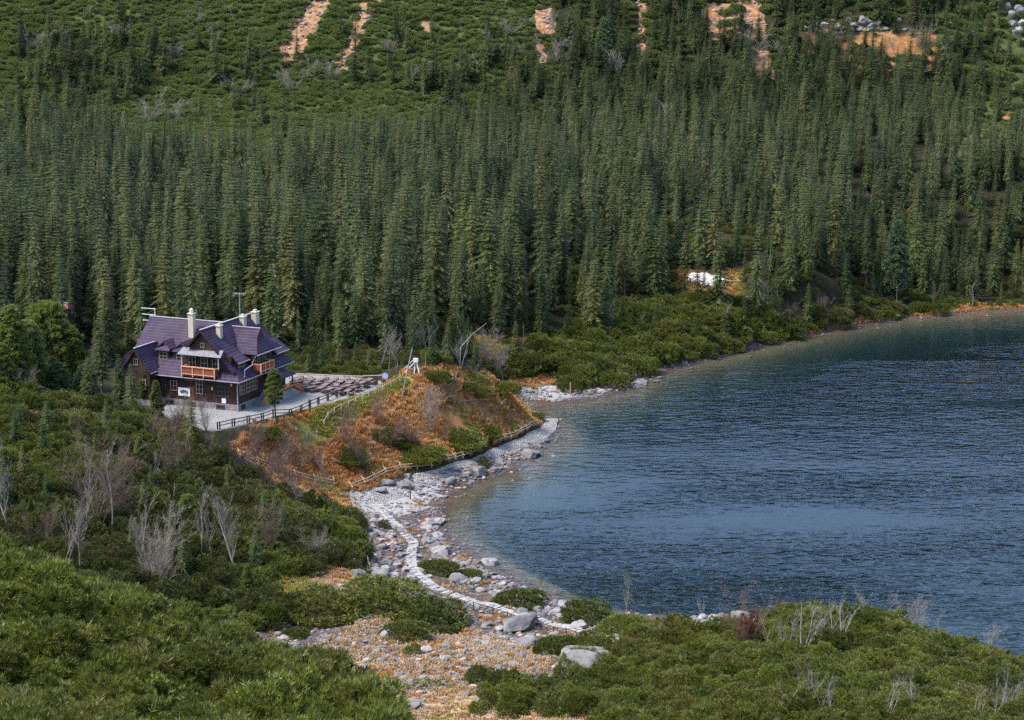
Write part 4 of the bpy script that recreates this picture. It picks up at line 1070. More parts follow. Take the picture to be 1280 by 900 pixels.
# stone belts: sampled where the photograph shows them; the 210 largest become boulders of their own
BELT = [([(440, 640), (505, 640), (520, 690), (545, 735), (470, 720), (458, 690)], 260, 4, 15, 'grey boulder on the stony ground between the thin fence and the causeway'),
        ([(530, 640), (548, 640), (556, 680), (640, 730), (700, 752), (735, 762), (700, 775), (640, 755), (590, 735), (545, 700), (525, 670)], 330, 4, 17, 'pale boulder on the rocky shore between the causeway and the lake'),
        ([(520, 600), (560, 586), (620, 570), (672, 545), (690, 548), (662, 572), (600, 600), (560, 618), (545, 640), (515, 640)], 230, 3, 12, 'boulder along the lake edge of the shore path'),
        ([(320, 805), (360, 765), (420, 790), (480, 800), (620, 790), (660, 815), (620, 850), (540, 850), (440, 870), (390, 850)], 420, 3, 15, 'pale stone scattered in the straw meadow at the bottom'),
        ([(610, 770), (700, 790), (690, 830), (640, 830), (590, 800)], 120, 4, 15, 'grey stone on the rubble in front of the causeway'),
        ([(650, 490), (760, 485), (822, 468), (828, 474), (780, 492), (700, 503), (665, 505)], 130, 2, 9, 'pale stone on the beach of the small bay'),
        ([(866, 766), (945, 764), (946, 775), (870, 777)], 50, 3, 14, 'white stone heaped on the small landing by the lake'),
        ([(770, 765), (830, 768), (800, 800), (740, 800), (700, 800)], 40, 3, 14, 'pale stone between dwarf pines near the causeway end'),
        ([(380, 735), (440, 705), (460, 716), (440, 750), (400, 745)], 40, 4, 14, 'pale stone behind the dwarf pine row')]
cand = []
for poly, n, lo, hi, lb in BELT:
    P = np.array(poly, float); a, b = P.min(0), P.max(0)
    q = rng.uniform(a, b, (n * 6, 2)); q = q[inpoly(q[:, 0], q[:, 1], poly)][:n]
    s_ = lo + (hi - lo) * rng.uniform(0, 1, len(q)) ** 2.3
    for (u, v), w_ in zip(q, s_): cand.append((u, v, w_, lb))
cand.sort(key=lambda c_: -c_[2])
for u, v, w_, lb in cand[:265]:
    boulder(u, v, w_, lb, 'stones: ' + lb, None, float(rng.uniform(.55, .9)))
rest_ = cand[265:]
U = np.array([(c_[0], c_[1], c_[2]) for c_ in rest_])
g_ = ground(U[:, 0], U[:, 1]); ss = U[:, 2] * np.hypot(g_[:, 1], CAMZ - g_[:, 2]) / F / 2
# fine rubble: many small stones
x, y, z = mask_pts(np.where(Z_RUBBLE > .5, 1.0, 0.0), 2.0); k = fbm(x / 3.5, y / 3.5, 41) > .34; x, y, z = x[k], y[k], z[k]
sx = .10 + .34 * rng.uniform(0, 1, len(x)) ** 2.5
x2, y2, z2 = mask_pts(((SD > -3.5) & (SD < 2.2)).astype(float), .7)
P2 = np.stack([GX.ravel(), GY.ravel()], 1)
band = (SD > -4.5) & (SD < 1.8) & (GY < 520); jj, ii = np.nonzero(band)
n = rng.poisson(.55, len(jj)); jj = np.repeat(jj, n); ii = np.repeat(ii, n)
x2 = gx[ii] + rng.uniform(-.6, .6, len(ii)); y2 = gy[jj] + rng.uniform(-.6, .6, len(ii)); z2 = hz(x2, y2)
s2 = .10 + .38 * rng.uniform(0, 1, len(x2)) ** 3
x3, y3, z3 = mask_pts(np.where((Z_STRAW > .5), 1.0, 0.0), .7); s3 = .10 + .42 * rng.uniform(0, 1, len(x3)) ** 2.5
P = np.concatenate([g_, np.c_[x, y, z], np.c_[x2, y2, z2], np.c_[x3, y3, z3]]); S = np.concatenate([ss, sx, s2, s3]); n = len(P)
P[:, 2] += S * .15
vv = rng.integers(0, 6, n); vv = np.where(rng.uniform(0, 1, n) < .12, 6 + rng.integers(0, 3, n), vv)
scatter('rubble', P, np.c_[S, S * rng.uniform(.7, 1, n), S * rng.uniform(.6, 1, n)], rng.uniform(0, 6.28, n), vv, small_coll)
# scree in the chutes and pale crags high on the slope
jj, ii = np.nonzero((Z_CHUTE > .45)); n = rng.poisson(.9, len(jj)); jj = np.repeat(jj, n); ii = np.repeat(ii, n)
x = gx[ii] + rng.uniform(-.6, .6, len(ii)); y = gy[jj] + rng.uniform(-.6, .6, len(ii)); z = hz(x, y); v = visible_px(x, y, z); x, y, z = x[v], y[v], z[v]; n = len(x)
S = .2 + .7 * rng.uniform(0, 1, n) ** 2.5
scatter('scree', np.c_[x, y, z], S, rng.uniform(0, 6.28, n), rng.integers(1, 9, n), small_coll)
print('stones', len(P), n)
CRAG = [(1004, 34, 9), (1014, 36, 12), (1022, 31, 9), (1031, 30, 12), (1040, 24, 14), (1046, 33, 11), (1052, 38, 9), (1061, 24, 15), (1068, 30, 13), (1074, 38, 10), (1081, 27, 16), (1090, 34, 12), (1098, 30, 9), (1108, 36, 8), (1124, 26, 11), (1131, 33, 8), (1146, 28, 7), (1160, 27, 10), (1084, 42, 8), (1060, 42, 8), (1036, 40, 8)]
for i, (px, py, w_) in enumerate(CRAG):
    o = boulder(px, py + float(rng.normal(0, 4)), w_ * float(rng.uniform(.6, 1.1)), 'pale rock outcrop among the high trees near the top edge', 'pale rock outcrops on the high slope', i % 9, 1.0, None, 'rock_outcrop')
for i, (px, py, w_) in enumerate([(1259, 8, 11), (1264, 18, 12), (1266, 30, 10), (1272, 40, 14), (1277, 52, 12), (1274, 12, 15), (1279, 30, 14)]):
    boulder(px, py, w_, 'pale crag on the slope in the top right corner', 'pale crags in the top right corner', i, 1.3, None, 'rock_outcrop')
# low undergrowth at the forest edge: saplings of pine and brown bilberry
xs_, ys_ = np.meshgrid(np.arange(-200, 260, 1.9), np.arange(330, 520, 1.9))
xs_ = (xs_ + rng.uniform(-1, 1, xs_.shape)).ravel(); ys_ = (ys_ + rng.uniform(-1, 1, ys_.shape)).ravel(); zs_ = hz(xs_, ys_)
bq_, _ = project(xs_, ys_, zs_); f_ = ys_ - interp(FRONT, bq_)
k = (f_ > -32) & (f_ < 60) & (bil(SD, xs_, ys_, X0, Y0, DX) > 2) & (bil(PDD, xs_, ys_, X0, Y0, DX) > 1.2) & (bq_ > -40) & (bq_ < 1320) & (fbm(xs_ / 6, ys_ / 6, 83) > .42)
for h_ in (wpoly(KNOLL_PX), wpoly([(590, 420), (660, 425), (668, 445), (640, 455), (600, 450)]), wpoly([(852, 336), (918, 338), (918, 366), (880, 370), (852, 360)]), wpoly([(630, 476), (700, 472), (712, 490), (760, 486), (760, 500), (660, 508), (630, 490)])): k &= sdist(xs_, ys_, h_) > 1.5
x, y, z = xs_[k], ys_[k], zs_[k]
put_stuff('forest_edge_undergrowth', x, y, z, .35, .85, bush_coll, -8)
# dwarf pines of the hollow behind the near hill
V_POLY = world([(-420, 700, 128), (0, 700, 122), (250, 700, 112), (470, 700, 100), (520, 700, 150), (470, 700, 190), (330, 700, 222), (0, 700, 240), (-420, 700, 255)])
x, y = pts_in(V_POLY, 3.0, .55, 4.0)
kk = (sdist(x, y, B_POLY) > .5) & (bil(np.maximum(Z_STRAW, Z_RUBBLE), x, y, X0, Y0, DX) < .3)
x, y = x[kk], y[kk]; put_stuff('hollow_pine_thicket', x, y, hz(x, y), .9, 1.5, bush_coll, -8)
# ------------------------------------------------------------------ the mountain hut
_c = at_z(297, 514, PADZ)
HUT = empty('mountain_hut', (float(_c[0]), float(_c[1]), PADZ), R(-23))
tag(HUT, 'large dark timber mountain hut with steep purple shingle roofs and cream chimneys', 'hut')
def hp(x, y, z=0.0):
    """hut coordinates to world"""
    c_, s_ = math.cos(R(-23)), math.sin(R(-23))
    return Vector((_c[0] + x * c_ - y * s_, _c[1] + x * s_ + y * c_, PADZ + z))
TH = .22
def roof(name, polys, parent=HUT, mat='roof', th=TH):
    m = MB()
    for p in polys: m.slab(p, th)
    return m.build(name, M[mat], parent)
def extr_y(prof, y0, y1):
    """profile points (x, z) running down the slope, swept along y; normal kept upward"""
    out = []
    for (xa, za), (xb, zb) in zip(prof, prof[1:]):
        q = [(xa, y0, za), (xb, y0, zb), (xb, y1, zb), (xa, y1, za)]
        if xb < xa: q = q[::-1]
        out.append(q)
    return out
def extr_x(prof, x0, x1):
    out = []
    for (ya, za), (yb, zb) in zip(prof, prof[1:]):
        q = [(x0, ya, za), (x1, ya, za), (x1, yb, zb), (x0, yb, zb)]
        if yb < ya: q = q[::-1]
        # make the normal point up
        n = (Vector(q[1]) - Vector(q[0])).cross(Vector(q[2]) - Vector(q[0]))
        out.append(q if n.z > 0 else q[::-1])
    return out
def up(q):
    n = (Vector(q[1]) - Vector(q[0])).cross(Vector(q[2]) - Vector(q[0]))
    return q if n.z > 0 else q[::-1]
def prism(name, poly, d, mat, parent=HUT):
    """vertical wall polygon thickened along vector d"""
    m = MB(); n = len(poly); d = Vector(d)
    a = [Vector(p) for p in poly]; b = [p + d for p in a]
    m.add(a + b, [tuple(range(n)), tuple(range(2 * n - 1, n - 1, -1))] + [(i, i + n, (i + 1) % n + n, (i + 1) % n) for i in range(n)])
    return m.build(name, M[mat], parent)

# masonry and walls
m = MB(); m.box((-21.1, -.1, -1.5), (.1, 16.1, 1.05)); m.box((-20.7, -2.4, -1.5), (-15.3, -.11, .95)); m.build('stone_plinth', M['stone'], HUT)
m = MB(); m.box((-21, 0, 1.05), (0, 16, 5.6)); m.build('wall', M['boards'], HUT)
m = MB(); m.box((-20.6, -2.3, .95), (-15.4, -.01, 5.9)); wing = m.build('wing_wall', M['boards'], HUT)
m = MB(); m.box((-24.6, 1.0, -1.5), (-21.11, 9.0, 5.5)); m.build('annex_wall', M['boards'], HUT)
prism('gable_wall', [(-15.4, -2.3, 5.9), (-15.4, -2.3, 6.0), (-18, -2.3, 9.3), (-20.6, -2.3, 6.0), (-20.6, -2.3, 5.9)][::-1], (0, .25, 0), 'boards_gable')
prism('gable_wall', [(-21, 0.2, 5.6), (-21, 15.8, 5.6), (-21, 13.4, 7.4), (-21, 10.9, 10.1), (-21, 8, 12.8), (-21, 5.1, 10.1), (-21, 2.6, 7.4)], (.25, 0, 0), 'boards_gable')
# upper storey under the cross gable: recessed balcony wall below, triangle above
m = MB(); m.box((-10.6, .35, 5.6), (-1.2, 1.0, 9.0)); m.build('upper_wall', M['boards'], HUT)
prism('gable_wall', [(-9.6, .1, 9.1), (-3.2, .1, 9.1), (-3.9, .1, 10.0), (-6.4, .1, 12.9), (-8.9, .1, 10.0)], (0, .25, 0), 'boards_gable')
prism('gable_wall', [(-11.6, 15.95, 5.6), (-11.2, 15.95, 7.4), (-9.3, 15.95, 9.9), (-6.4, 15.95, 12.9), (-3.5, 15.95, 9.9), (-1.6, 15.95, 7.4), (-.3, 15.95, 5.6)], (0, -.25, 0), 'boards_gable')
m = MB(); m.box((-3.5, 5.0, 5.6), (-.15, 11.9, 8.9)); m.build('bay_wall', M['boards'], HUT)
# cheek and front of the shed dormer
prism('dormer_wall', [(-3.6, 1.3, 6.6), (-.7, 1.3, 6.6), (-.7, 1.3, 8.05), (-3.6, 1.3, 10.0)], (0, 3.0, 0), 'boards')

# roofs
mainp = [(8, 13.0), (5.0, 10.25), (2.4, 7.75), (.5, 6.35)]
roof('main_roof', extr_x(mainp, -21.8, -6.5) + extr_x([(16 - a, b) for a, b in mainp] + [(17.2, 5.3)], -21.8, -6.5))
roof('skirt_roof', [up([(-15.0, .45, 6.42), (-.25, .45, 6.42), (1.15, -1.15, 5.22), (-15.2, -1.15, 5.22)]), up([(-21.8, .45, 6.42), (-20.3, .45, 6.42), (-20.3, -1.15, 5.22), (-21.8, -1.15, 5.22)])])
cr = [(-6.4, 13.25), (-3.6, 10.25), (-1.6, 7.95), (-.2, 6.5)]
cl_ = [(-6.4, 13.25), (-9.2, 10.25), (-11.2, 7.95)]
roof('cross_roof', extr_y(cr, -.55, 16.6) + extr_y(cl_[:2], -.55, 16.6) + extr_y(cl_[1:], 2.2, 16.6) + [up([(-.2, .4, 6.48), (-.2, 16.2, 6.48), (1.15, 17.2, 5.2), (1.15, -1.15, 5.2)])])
roof('bay_roof', [up([(-6.4, 8.4, 12.4), (-.2, 8.4, 12.4), (-.2, 7.2, 10.95), (-6.4, 7.2, 10.95)]), up([(-6.4, 7.2, 10.95), (-.2, 7.2, 10.95), (1.4, 4.4, 8.75), (-6.4, 4.4, 8.75)]),
                  up([(-6.4, 8.4, 12.4), (-.2, 8.4, 12.4), (-.2, 9.6, 10.95), (-6.4, 9.6, 10.95)]), up([(-6.4, 9.6, 10.95), (-.2, 9.6, 10.95), (1.4, 12.4, 8.75), (-6.4, 12.4, 8.75)]),
                  up([(-.2, 7.2, 10.93), (-.2, 9.6, 10.93), (1.4, 12.4, 8.73), (1.4, 4.4, 8.73)])])
prism('gablet', [(-.35, 7.3, 10.8), (-.35, 9.5, 10.8), (-.35, 8.4, 12.25)], (.2, 0, 0), 'boards_gable')
roof('shed_roof', [up([(-4.1, .9, 10.85), (-1.9, .9, 9.05), (-1.9, 4.5, 9.05), (-4.1, 4.5, 10.85)]), up([(-1.9, .9, 9.05), (-.1, .9, 7.95), (-.1, 4.5, 7.95), (-1.9, 4.5, 9.05)])])
# little flare behind the bay
roof('rear_flare', [up([(-2.4, 12.5, 9.35), (.4, 12.5, 7.4), (.4, 16.9, 7.4), (-2.4, 16.9, 9.35)])])
# the left wing gable, its roof and the annex
roof('wing_roof', [up([(-18, -2.75, 9.65), (-16.6, -2.75, 7.6), (-16.6, 4.2, 7.6), (-18, 4.2, 9.65)]), up([(-16.6, -2.75, 7.6), (-14.9, -2.75, 5.75), (-14.9, 2.2, 5.75), (-16.6, 3.4, 7.6)]),
                   up([(-18, -2.75, 9.65), (-19.4, -2.75, 7.6), (-19.4, 4.2, 7.6), (-18, 4.2, 9.65)]), up([(-19.4, -2.75, 7.6), (-21.1, -2.75, 5.75), (-21.1, 2.2, 5.75), (-19.4, 3.4, 7.6)])])
roof('annex_roof', [up([(-21.0, .3, 8.4), (-21.0, 9.4, 8.4), (-23.2, 9.4, 6.5), (-23.2, .3, 6.5)]), up([(-23.2, .3, 6.5), (-23.2, 9.4, 6.5), (-25.3, 9.9, 5.3), (-25.3, -.2, 5.3)]), up([(-21.0, .3, 8.38), (-23.2, .3, 6.48), (-25.3, -.2, 5.28), (-21.0, -.2, 5.28)])])
# ridge lines
m = MB(); m.bar((-21.8, 8, 13.06), (-6.4, 8, 13.06), .3, .12); m.bar((-6.4, -.55, 13.31), (-6.4, 16.6, 13.31), .3, .12); m.bar((-6.3, 8.4, 12.46), (-.2, 8.4, 12.46), .25, .1); m.bar((-18, -2.75, 9.71), (-18, 3.6, 9.71), .25, .1)
m.build('ridge_cap', M['gutter'], HUT)
# verge boards of the front gable
m = MB()
for s in (1, -1):
    m.bar((-6.4, -.6, 13.12), (-6.4 + s * 2.8, -.6, 10.12), .06, .3)
    if s > 0: m.bar((-6.4 + s * 2.8, -.6, 10.12), (-6.4 + s * 4.8, -.6, 7.82), .06, .3)
    m.bar((-18, -2.8, 9.5), (-18 + s * 1.4, -2.8, 7.45), .06, .26); m.bar((-18 + s * 1.4, -2.8, 7.45), (-18 + s * 3.1, -2.8, 5.6), .06, .26)
m.build('verge_board', M['boards'], HUT)

# dormers on the main slope
def dormer(x, w, zb):
    y = 1.9
    d = MB().box((x - w / 2, y, 6.6), (x + w / 2, 5.6, zb)).build('dormer', M['boards'], HUT)
    m = MB()
    m.slab(up([(x - w / 2 - .3, y - .45, zb - .15), (x + w / 2 + .3, y - .45, zb - .15), (x + w / 2 - .2, y + .5, zb + .55), (x - w / 2 + .2, y + .5, zb + .55)]), .14)
    for s in (1, -1):
        m.slab(up([(x, y + .45, zb + 1.35), (x, 6.6, zb + 1.35), (x + s * (w / 2 + .25), 6.0, zb + .1), (x + s * (w / 2 + .25), y - .2, zb + .1)]), .14)
    m.build('dormer_roof', M['roof'], d)
    prism('gablet', [(x - .55, y + .42, zb + .5), (x + .55, y + .42, zb + .5), (x, y + .42, zb + 1.25)], (0, .15, 0), 'boards_gable', d)
    window('window', d, (x, y - .02, zb - 1.15), w * .62, 1.3, 2, 2, axis='x')
WIN_N = 0
def window(name, parent, c, w, h, nx, ny, axis='x', frame='frame_pale'):
    """glass with its frame and bars; axis: the direction along the wall. The outside is -y (axis x) or +x (axis y)"""
    m = MB(); g = MB(); cx_, cy_, cz_ = c; t_ = .09
    def bx(mb, u0, u1, z0, z1, d0, d1):
        if axis == 'x': mb.box((cx_ + u0, cy_ - d1, cz_ + z0), (cx_ + u1, cy_ - d0, cz_ + z1))
        else: mb.box((cx_ + d0, cy_ + u0, cz_ + z0), (cx_ + d1, cy_ + u1, cz_ + z1))
    bx(g, -w / 2, w / 2, -h / 2, h / 2, -.02, .03)
    for u in (-1, 1): bx(m, u * w / 2 - t_ / 2, u * w / 2 + t_ / 2, -h / 2 - t_, h / 2 + t_, -.01, .10)
    for v in (-1, 1): bx(m, -w / 2 + t_ / 2 + .002, w / 2 - t_ / 2 - .002, v * h / 2 - t_ / 2, v * h / 2 + t_ / 2, -.008, .10)
    for i in range(1, nx): bx(m, -w / 2 + w * i / nx - .035, -w / 2 + w * i / nx + .035, -h / 2 + t_ / 2, h / 2 - t_ / 2, .03, .085)
    for j in range(1, ny): bx(m, -w / 2 + t_ / 2, w / 2 - t_ / 2, -h / 2 + h * j / ny - .03, -h / 2 + h * j / ny + .03, .032, .078)
    gl = g.build(name, M['glass'], parent); m.build('frame', M[frame], gl)
    return gl
dormer(-15.3, 2.4, 8.9); dormer(-11.9, 2.3, 8.9)
# pent roof over the balcony, pale
roof('pent_roof', [up([(-10.3, .4, 9.95), (-2.6, .4, 9.95), (-2.3, -1.0, 9.15), (-10.6, -1.0, 9.15)])], HUT, 'snowcap', .16)
# balconies
def balcony(x0, x1, y0, y1, z, front_axis, npan):
    b = MB().box((x0, y0, z - .25), (x1, y1, z)).build('balcony', M['boards'], HUT)
    m = MB(); p = MB()
    if front_axis == 'x':
        L = x1 - x0
        for i in range(npan + 1):
            x = x0 + L * i / npan; m.box((x - .09, y0 - .06, z - .35), (x + .09, y0 + .12, z + 1.25))
        m.box((x0 - .1, y0 - .10, z + 1.25), (x1 + .1, y0 + .16, z + 1.40)); m.box((x0, y0 - .08, z + .02), (x1, y0 + .0, z + .16))
        for x in (x0, x1): m.box((x - .07, y0 + .12, z + 1.15), (x + .07, y1, z + 1.3))
        p.box((x0 + .02, y0 + .02, z + .18), (x1 - .02, y0 + .08, z + 1.16))
        for x in (x0, x1): p.box((x - .03, y0 + .13, z + .1), (x + .03, y1, z + 1.14))
    else:
        L = y1 - y0
        for i in range(npan + 1):
            y = y0 + L * i / npan; m.box((x1 - .12, y - .09, z - .35), (x1 + .06, y + .09, z + 1.25))
        m.box((x1 - .16, y0 - .1, z + 1.25), (x1 + .10, y1 + .1, z + 1.40)); m.box((x1 - .0, y0, z + .02), (x1 + .08, y1, z + .16))
        for y in (y0, y1): m.box((x0, y - .07, z + 1.15), (x1 - .12, y + .07, z + 1.3))
        p.box((x1 - .08, y0 + .02, z + .18), (x1 - .02, y1 - .02, z + 1.16))
        for y in (y0, y1): p.box((x0, y - .03, z + .1), (x1 - .13, y + .03, z + 1.14))
    m.build('railing', M['pale_orange'], b); p.build('panel', M['panel'], b)
balcony(-9.7, -3.4, -1.35, .34, 5.75, 'x', 3)
balcony(-.14, 1.75, 5.0, 9.2, 5.75, 'y', 3)
m = MB(); m.box((-10.0, -.9, 5.8), (-9.84, -.74, 9.1)); m.box((-2.95, -.9, 6.9), (-2.8, -.74, 9.1)); m.build('balcony_post', M['gutter'], HUT)
for x in (-8.6, -6.3, -4.1): window('window', HUT, (x, .33, 7.55), 1.25, 1.7, 2, 2)
window('window', HUT, (-6.4, .08, 10.6), .7, .7, 2, 1)
for y in (5.9, 7.5, 9.1): window('window', HUT, (-.15, y, 7.4), .95, 1.6, 2, 2, 'y')
window('window', HUT, (-.69, 2.8, 7.4), 1.9, .9, 3, 1, 'y')
window('window', HUT, (-18, -2.32, 7.3), .8, 1.0, 2, 1)
# ground floor windows
window('window', HUT, (-2.9, -.01, 3.5), 2.6, 2.5, 4, 3, 'x', 'frame')
window('window', HUT, (-7.2, -.01, 3.5), 1.2, 2.3, 2, 3, 'x', 'frame_pale')
window('window', HUT, (-12.2, -.01, 3.3), 1.25, 1.6, 2, 2, 'x', 'frame_pale')
window('window', HUT, (-14.4, -.01, 3.3), 1.1, 1.6, 2, 2, 'x', 'frame')
for x in (-19.4, -16.8): window('window', HUT, (x, -2.31, 3.6), 1.2, 1.5, 2, 2)
for y in (1.5, 3.6, 5.6): window('window', HUT, (.01, y, 3.6), 1.45, 2.1, 3, 3, 'y')
for y in (12.4, 14.6): window('window', HUT, (.01, y, 3.8), 1.0, 1.5, 2, 2, 'y')
for x in (-3.2, -8.8, -13.0): window('basement_window', HUT, (x, -.11, .45), 1.5, .65, 2, 1, 'x', 'frame')
window('basement_window', HUT, (.11, 1.6, .45), 1.2, .65, 2, 1, 'y', 'frame')
m = MB(); m.box((-9.6, -.06, 1.1), (-8.4, -.005, 3.4)); dr = m.build('door', M['panel'], HUT); MB().box((-8.65, -.1, 2.1), (-8.55, -.06, 2.25)).build('handle', M['steel'], dr)

# chimneys
def chimney(x, y, zb, zt, w, d, ball=False, tilt=0):
    ch = MB().box((x - w / 2, y - d / 2, zb), (x + w / 2, y + d / 2, zt)).build('chimney', M['chimney'], HUT)
    m = MB(); m.box((x - w / 2 - .1, y - d / 2 - .1, zt + .002), (x + w / 2 + .1, y + d / 2 + .1, zt + .18)); m.build('chimney_cap', M['chimney'], ch)
    if ball:
        me = rock_mesh('chimney_cowl', 3, M['white'], 2, .9, 0); o = bpy.data.objects.new('chimney_cowl', me); o.location = (x, y, zt + .55); o.scale = (.42, .42, .42); link(o, ch)
    else:
        MB().box((x - w / 4, y - d / 4, zt + .18), (x + w / 4, y + d / 4, zt + .5)).build('chimney_pot', M['chimney'], ch)
chimney(-11.9, 5.7, 10.2, 14.5, .98, .9, True)
chimney(-5.0, 3.2, 11.0, 13.4, .8, .8)
chimney(-5.6, 11.8, 11.2, 13.4, .95, .9)
chimney(-5.3, 15.4, 11.0, 13.6, .95, 1.1)
MB().tube([(-16.0, 3.0, 8.2), (-16.0, 3.0, 9.6)], .13).build('vent_pipe', M['steel'], HUT)
# gutters and downpipes
m = MB()
for a, b in [((-15.2, -1.2, 5.12), (1.2, -1.2, 5.12)), ((1.2, -1.15, 5.12), (1.2, 17.2, 5.12)), ((-14.85, -2.75, 5.62), (-14.85, 1.8, 5.62)), ((1.45, 4.4, 8.63), (1.45, 12.4, 8.63)), ((-.05, .9, 7.83), (-.05, 4.5, 7.83)), ((-10.6, -1.05, 9.05), (-2.3, -1.05, 9.05)), ((.45, 12.5, 7.28), (.45, 16.9, 7.28))]: m.bar(a, b, .14, .12)
m.build('gutter', M['gutter'], HUT)
m = MB(); m.tube([(1.1, -1.1, 5.05), (.5, -.5, 4.7), (.18, -.16, 4.5), (.18, -.16, .1)], .085); m.tube([(1.4, 3.95, 8.6), (.9, 3.7, 7.6), (.9, 3.7, 7.2), (.9, 1.2, 6.8), (.9, 1.0, 5.6)], .075); m.build('downpipe', M['gutter'], HUT)
# lamps, boards and the sign on the front
MB().box((-9.9, -.16, 4.35), (-7.9, -.02, 4.95)).build('sign_board', M['red_sign'], HUT)
bn = MB().box((-11.2, -.32, 1.75), (-8.9, -.24, 3.15)).build('banner', M['white'], HUT)
MB().slab([(-10.9, -.326, 2.5), (-10.2, -.326, 2.85), (-9.3, -.326, 2.6), (-9.25, -.326, 2.1), (-9.9, -.326, 2.35), (-10.6, -.326, 2.1)], .004).build('banner_print', M['board_green'], bn)
MB().box((-2.9, -.14, 1.15), (-2.1, -.06, 1.95)).build('notice_board', M['white'], HUT)
for x, z in ((-.9, 4.5), (-4.6, 3.5)):
    me = rock_mesh('wall_lamp', 3, M['chimney'], 2, 1.2, 0); o = bpy.data.objects.new('wall_lamp', me); o.location = (x, -.25, z); o.scale = (.22, .22, .26); link(o, HUT)
# the entrance porch at the side, its stair flights and orange rails
m = MB(); m.slab(up([(.6, 8.6, 4.9), (3.6, 8.3, 4.05), (3.6, 13.4, 4.05), (.6, 13.2, 4.9)]), .18); pr = m.build('porch_roof', M['roof'], HUT)
m = MB()
for y in (8.8, 12.8): m.box((3.1, y - .1, 1.6), (3.3, y + .1, 4.0))
m.box((.02, 9.5, 1.65), (.12, 10.9, 3.8)); m.build('porch_post', M['boards'], pr)
st = MB(); st.box((.12, 7.5, -.8), (3.4, 13.0, 1.6))
for i in range(8): st.box((.12, 7.5 - .38 * (i + 1), -.8), (2.3, 7.5 - .38 * i - .002, 1.6 - .19 * (i + 1)))
for i in range(8): st.box((1.4, 13.0 + .38 * i + .002, -.8), (3.4, 13.0 + .38 * (i + 1), 1.6 - .19 * (i + 1)))
sto = st.build('stair', M['stone'], HUT)
m = MB()
def rail(a, b, h=1.05, n=4):
    a = Vector(a); b = Vector(b)
    for k in range(n + 1):
        p = a.lerp(b, k / n); m.bar(p, p + Vector((0, 0, h)), .12)
    m.bar(a + Vector((0, 0, h)), b + Vector((0, 0, h)), .14, .16); m.bar(a + Vector((0, 0, h * .5)), b + Vector((0, 0, h * .5)), .08, .36)
rail((2.38, 7.5, 1.6), (2.38, 4.5, .1)); rail((2.38, 7.5, 1.6), (3.4, 7.5, 1.6), 1.05, 1); rail((3.46, 7.5, 1.6), (3.46, 13.0, 1.6)); rail((3.46, 13.0, 1.6), (3.46, 16.0, .1))
m.build('stair_railing', M['orange'], sto)

# aerials on the roof: things fixed to the house
m = MB(); m.tube([(-7.0, 13.2, 12.6), (-7.0, 13.2, 17.2)], .06); m.bar((-8.0, 13.2, 17.1), (-6.0, 13.2, 17.1), .07); m.bar((-7.0, 12.8, 16.7), (-7.0, 13.6, 16.7), .05)
for k in range(5): m.bar((-7.9 + .45 * k, 13.2, 16.95), (-7.9 + .45 * k, 13.2, 17.35), .05)
m.build('roof_aerial', M['gutter'], HUT)
m = MB(); m.tube([(-21.4, 9.0, 11.6), (-21.4, 9.0, 14.2)], .06)
for k in range(3): m.bar((-24.2 + .1 * k, 9.0, 14.1 - 1.05 * k), (-21.3, 9.0, 14.15 - 1.05 * k), .09)
m.build('roof_aerial', M['white'], HUT)
# ------------------------------------------------------------------ paths
def ribbon(name, px, widths, mat, lift=.05, kind='structure', seg=.7, wob=.35, cross=4):
    a = np.array(px, float); g = ground(a[:, 0], a[:, 1])[:, :2]
    L = np.r_[0, np.cumsum(np.hypot(*np.diff(g, axis=0).T))]; n = max(4, int(L[-1] / seg))
    # Catmull-Rom through the points
    t = np.linspace(0, len(g) - 1 - 1e-6, n); k = t.astype(int); u = (t - k)[:, None]
    G = np.vstack([2 * g[0] - g[1], g, 2 * g[-1] - g[-2]])
    p0, p1, p2, p3 = G[k], G[k + 1], G[k + 2], G[k + 3]
    c = .5 * (2 * p1 + (p2 - p0) * u + (2 * p0 - 5 * p1 + 4 * p2 - p3) * u ** 2 + (3 * p1 - p0 - 3 * p2 + p3) * u ** 3)
    d = np.gradient(c, axis=0); d /= np.linalg.norm(d, axis=1)[:, None] + 1e-9; nrm = np.c_[-d[:, 1], d[:, 0]]
    w = np.interp(t, np.arange(len(g)), widths) / 2
    V = []
    for j in range(cross + 1):
        s = -1 + 2 * j / cross
        wj = w * (1 + wob * (fbm(t * 2.3 + 10 * j, t * 0 + j, 13) - .5) * abs(s))
        q = c + nrm * (s * wj)[:, None]
        V.append(np.c_[q, np.maximum(hz(q[:, 0], q[:, 1]), .05) + lift - .10 * abs(s) ** 3])
    V = np.stack(V, 1).reshape(-1, 3)
    I = np.arange(n * (cross + 1)).reshape(n, cross + 1)
    F_ = np.stack([I[:-1, :-1], I[1:, :-1], I[1:, 1:], I[:-1, 1:]], -1).reshape(-1, 4)
    me = mesh_arrays(name, V, [F_], mat, None, True); o = link(bpy.data.objects.new(name, me)); tag(o, kind=kind)
    return c, d, w
ribbon('shore_path', [(690, 524), (686, 536), (668, 548), (640, 560), (610, 573), (575, 585), (548, 595), (520, 603), (495, 614), (470, 622), (445, 624)], [2.2, 2.6, 2.6, 2.4, 2.4, 2.4, 2.6, 3.2, 4.2, 4.5, 3.0], M['pebble'], .10)
ribbon('knoll_path', [(448, 622), (430, 618), (408, 611), (385, 604), (355, 596), (330, 585), (305, 572)], [2.0, 1.2, 1.1, 1.0, 1.0, .9, .8], M['pebble'], .08)
ribbon('summit_path', [(470, 488), (485, 478), (497, 470), (508, 464), (520, 463)], [1.2, 1.2, 1.3, 1.5, 1.5], M['pebble'], .08)
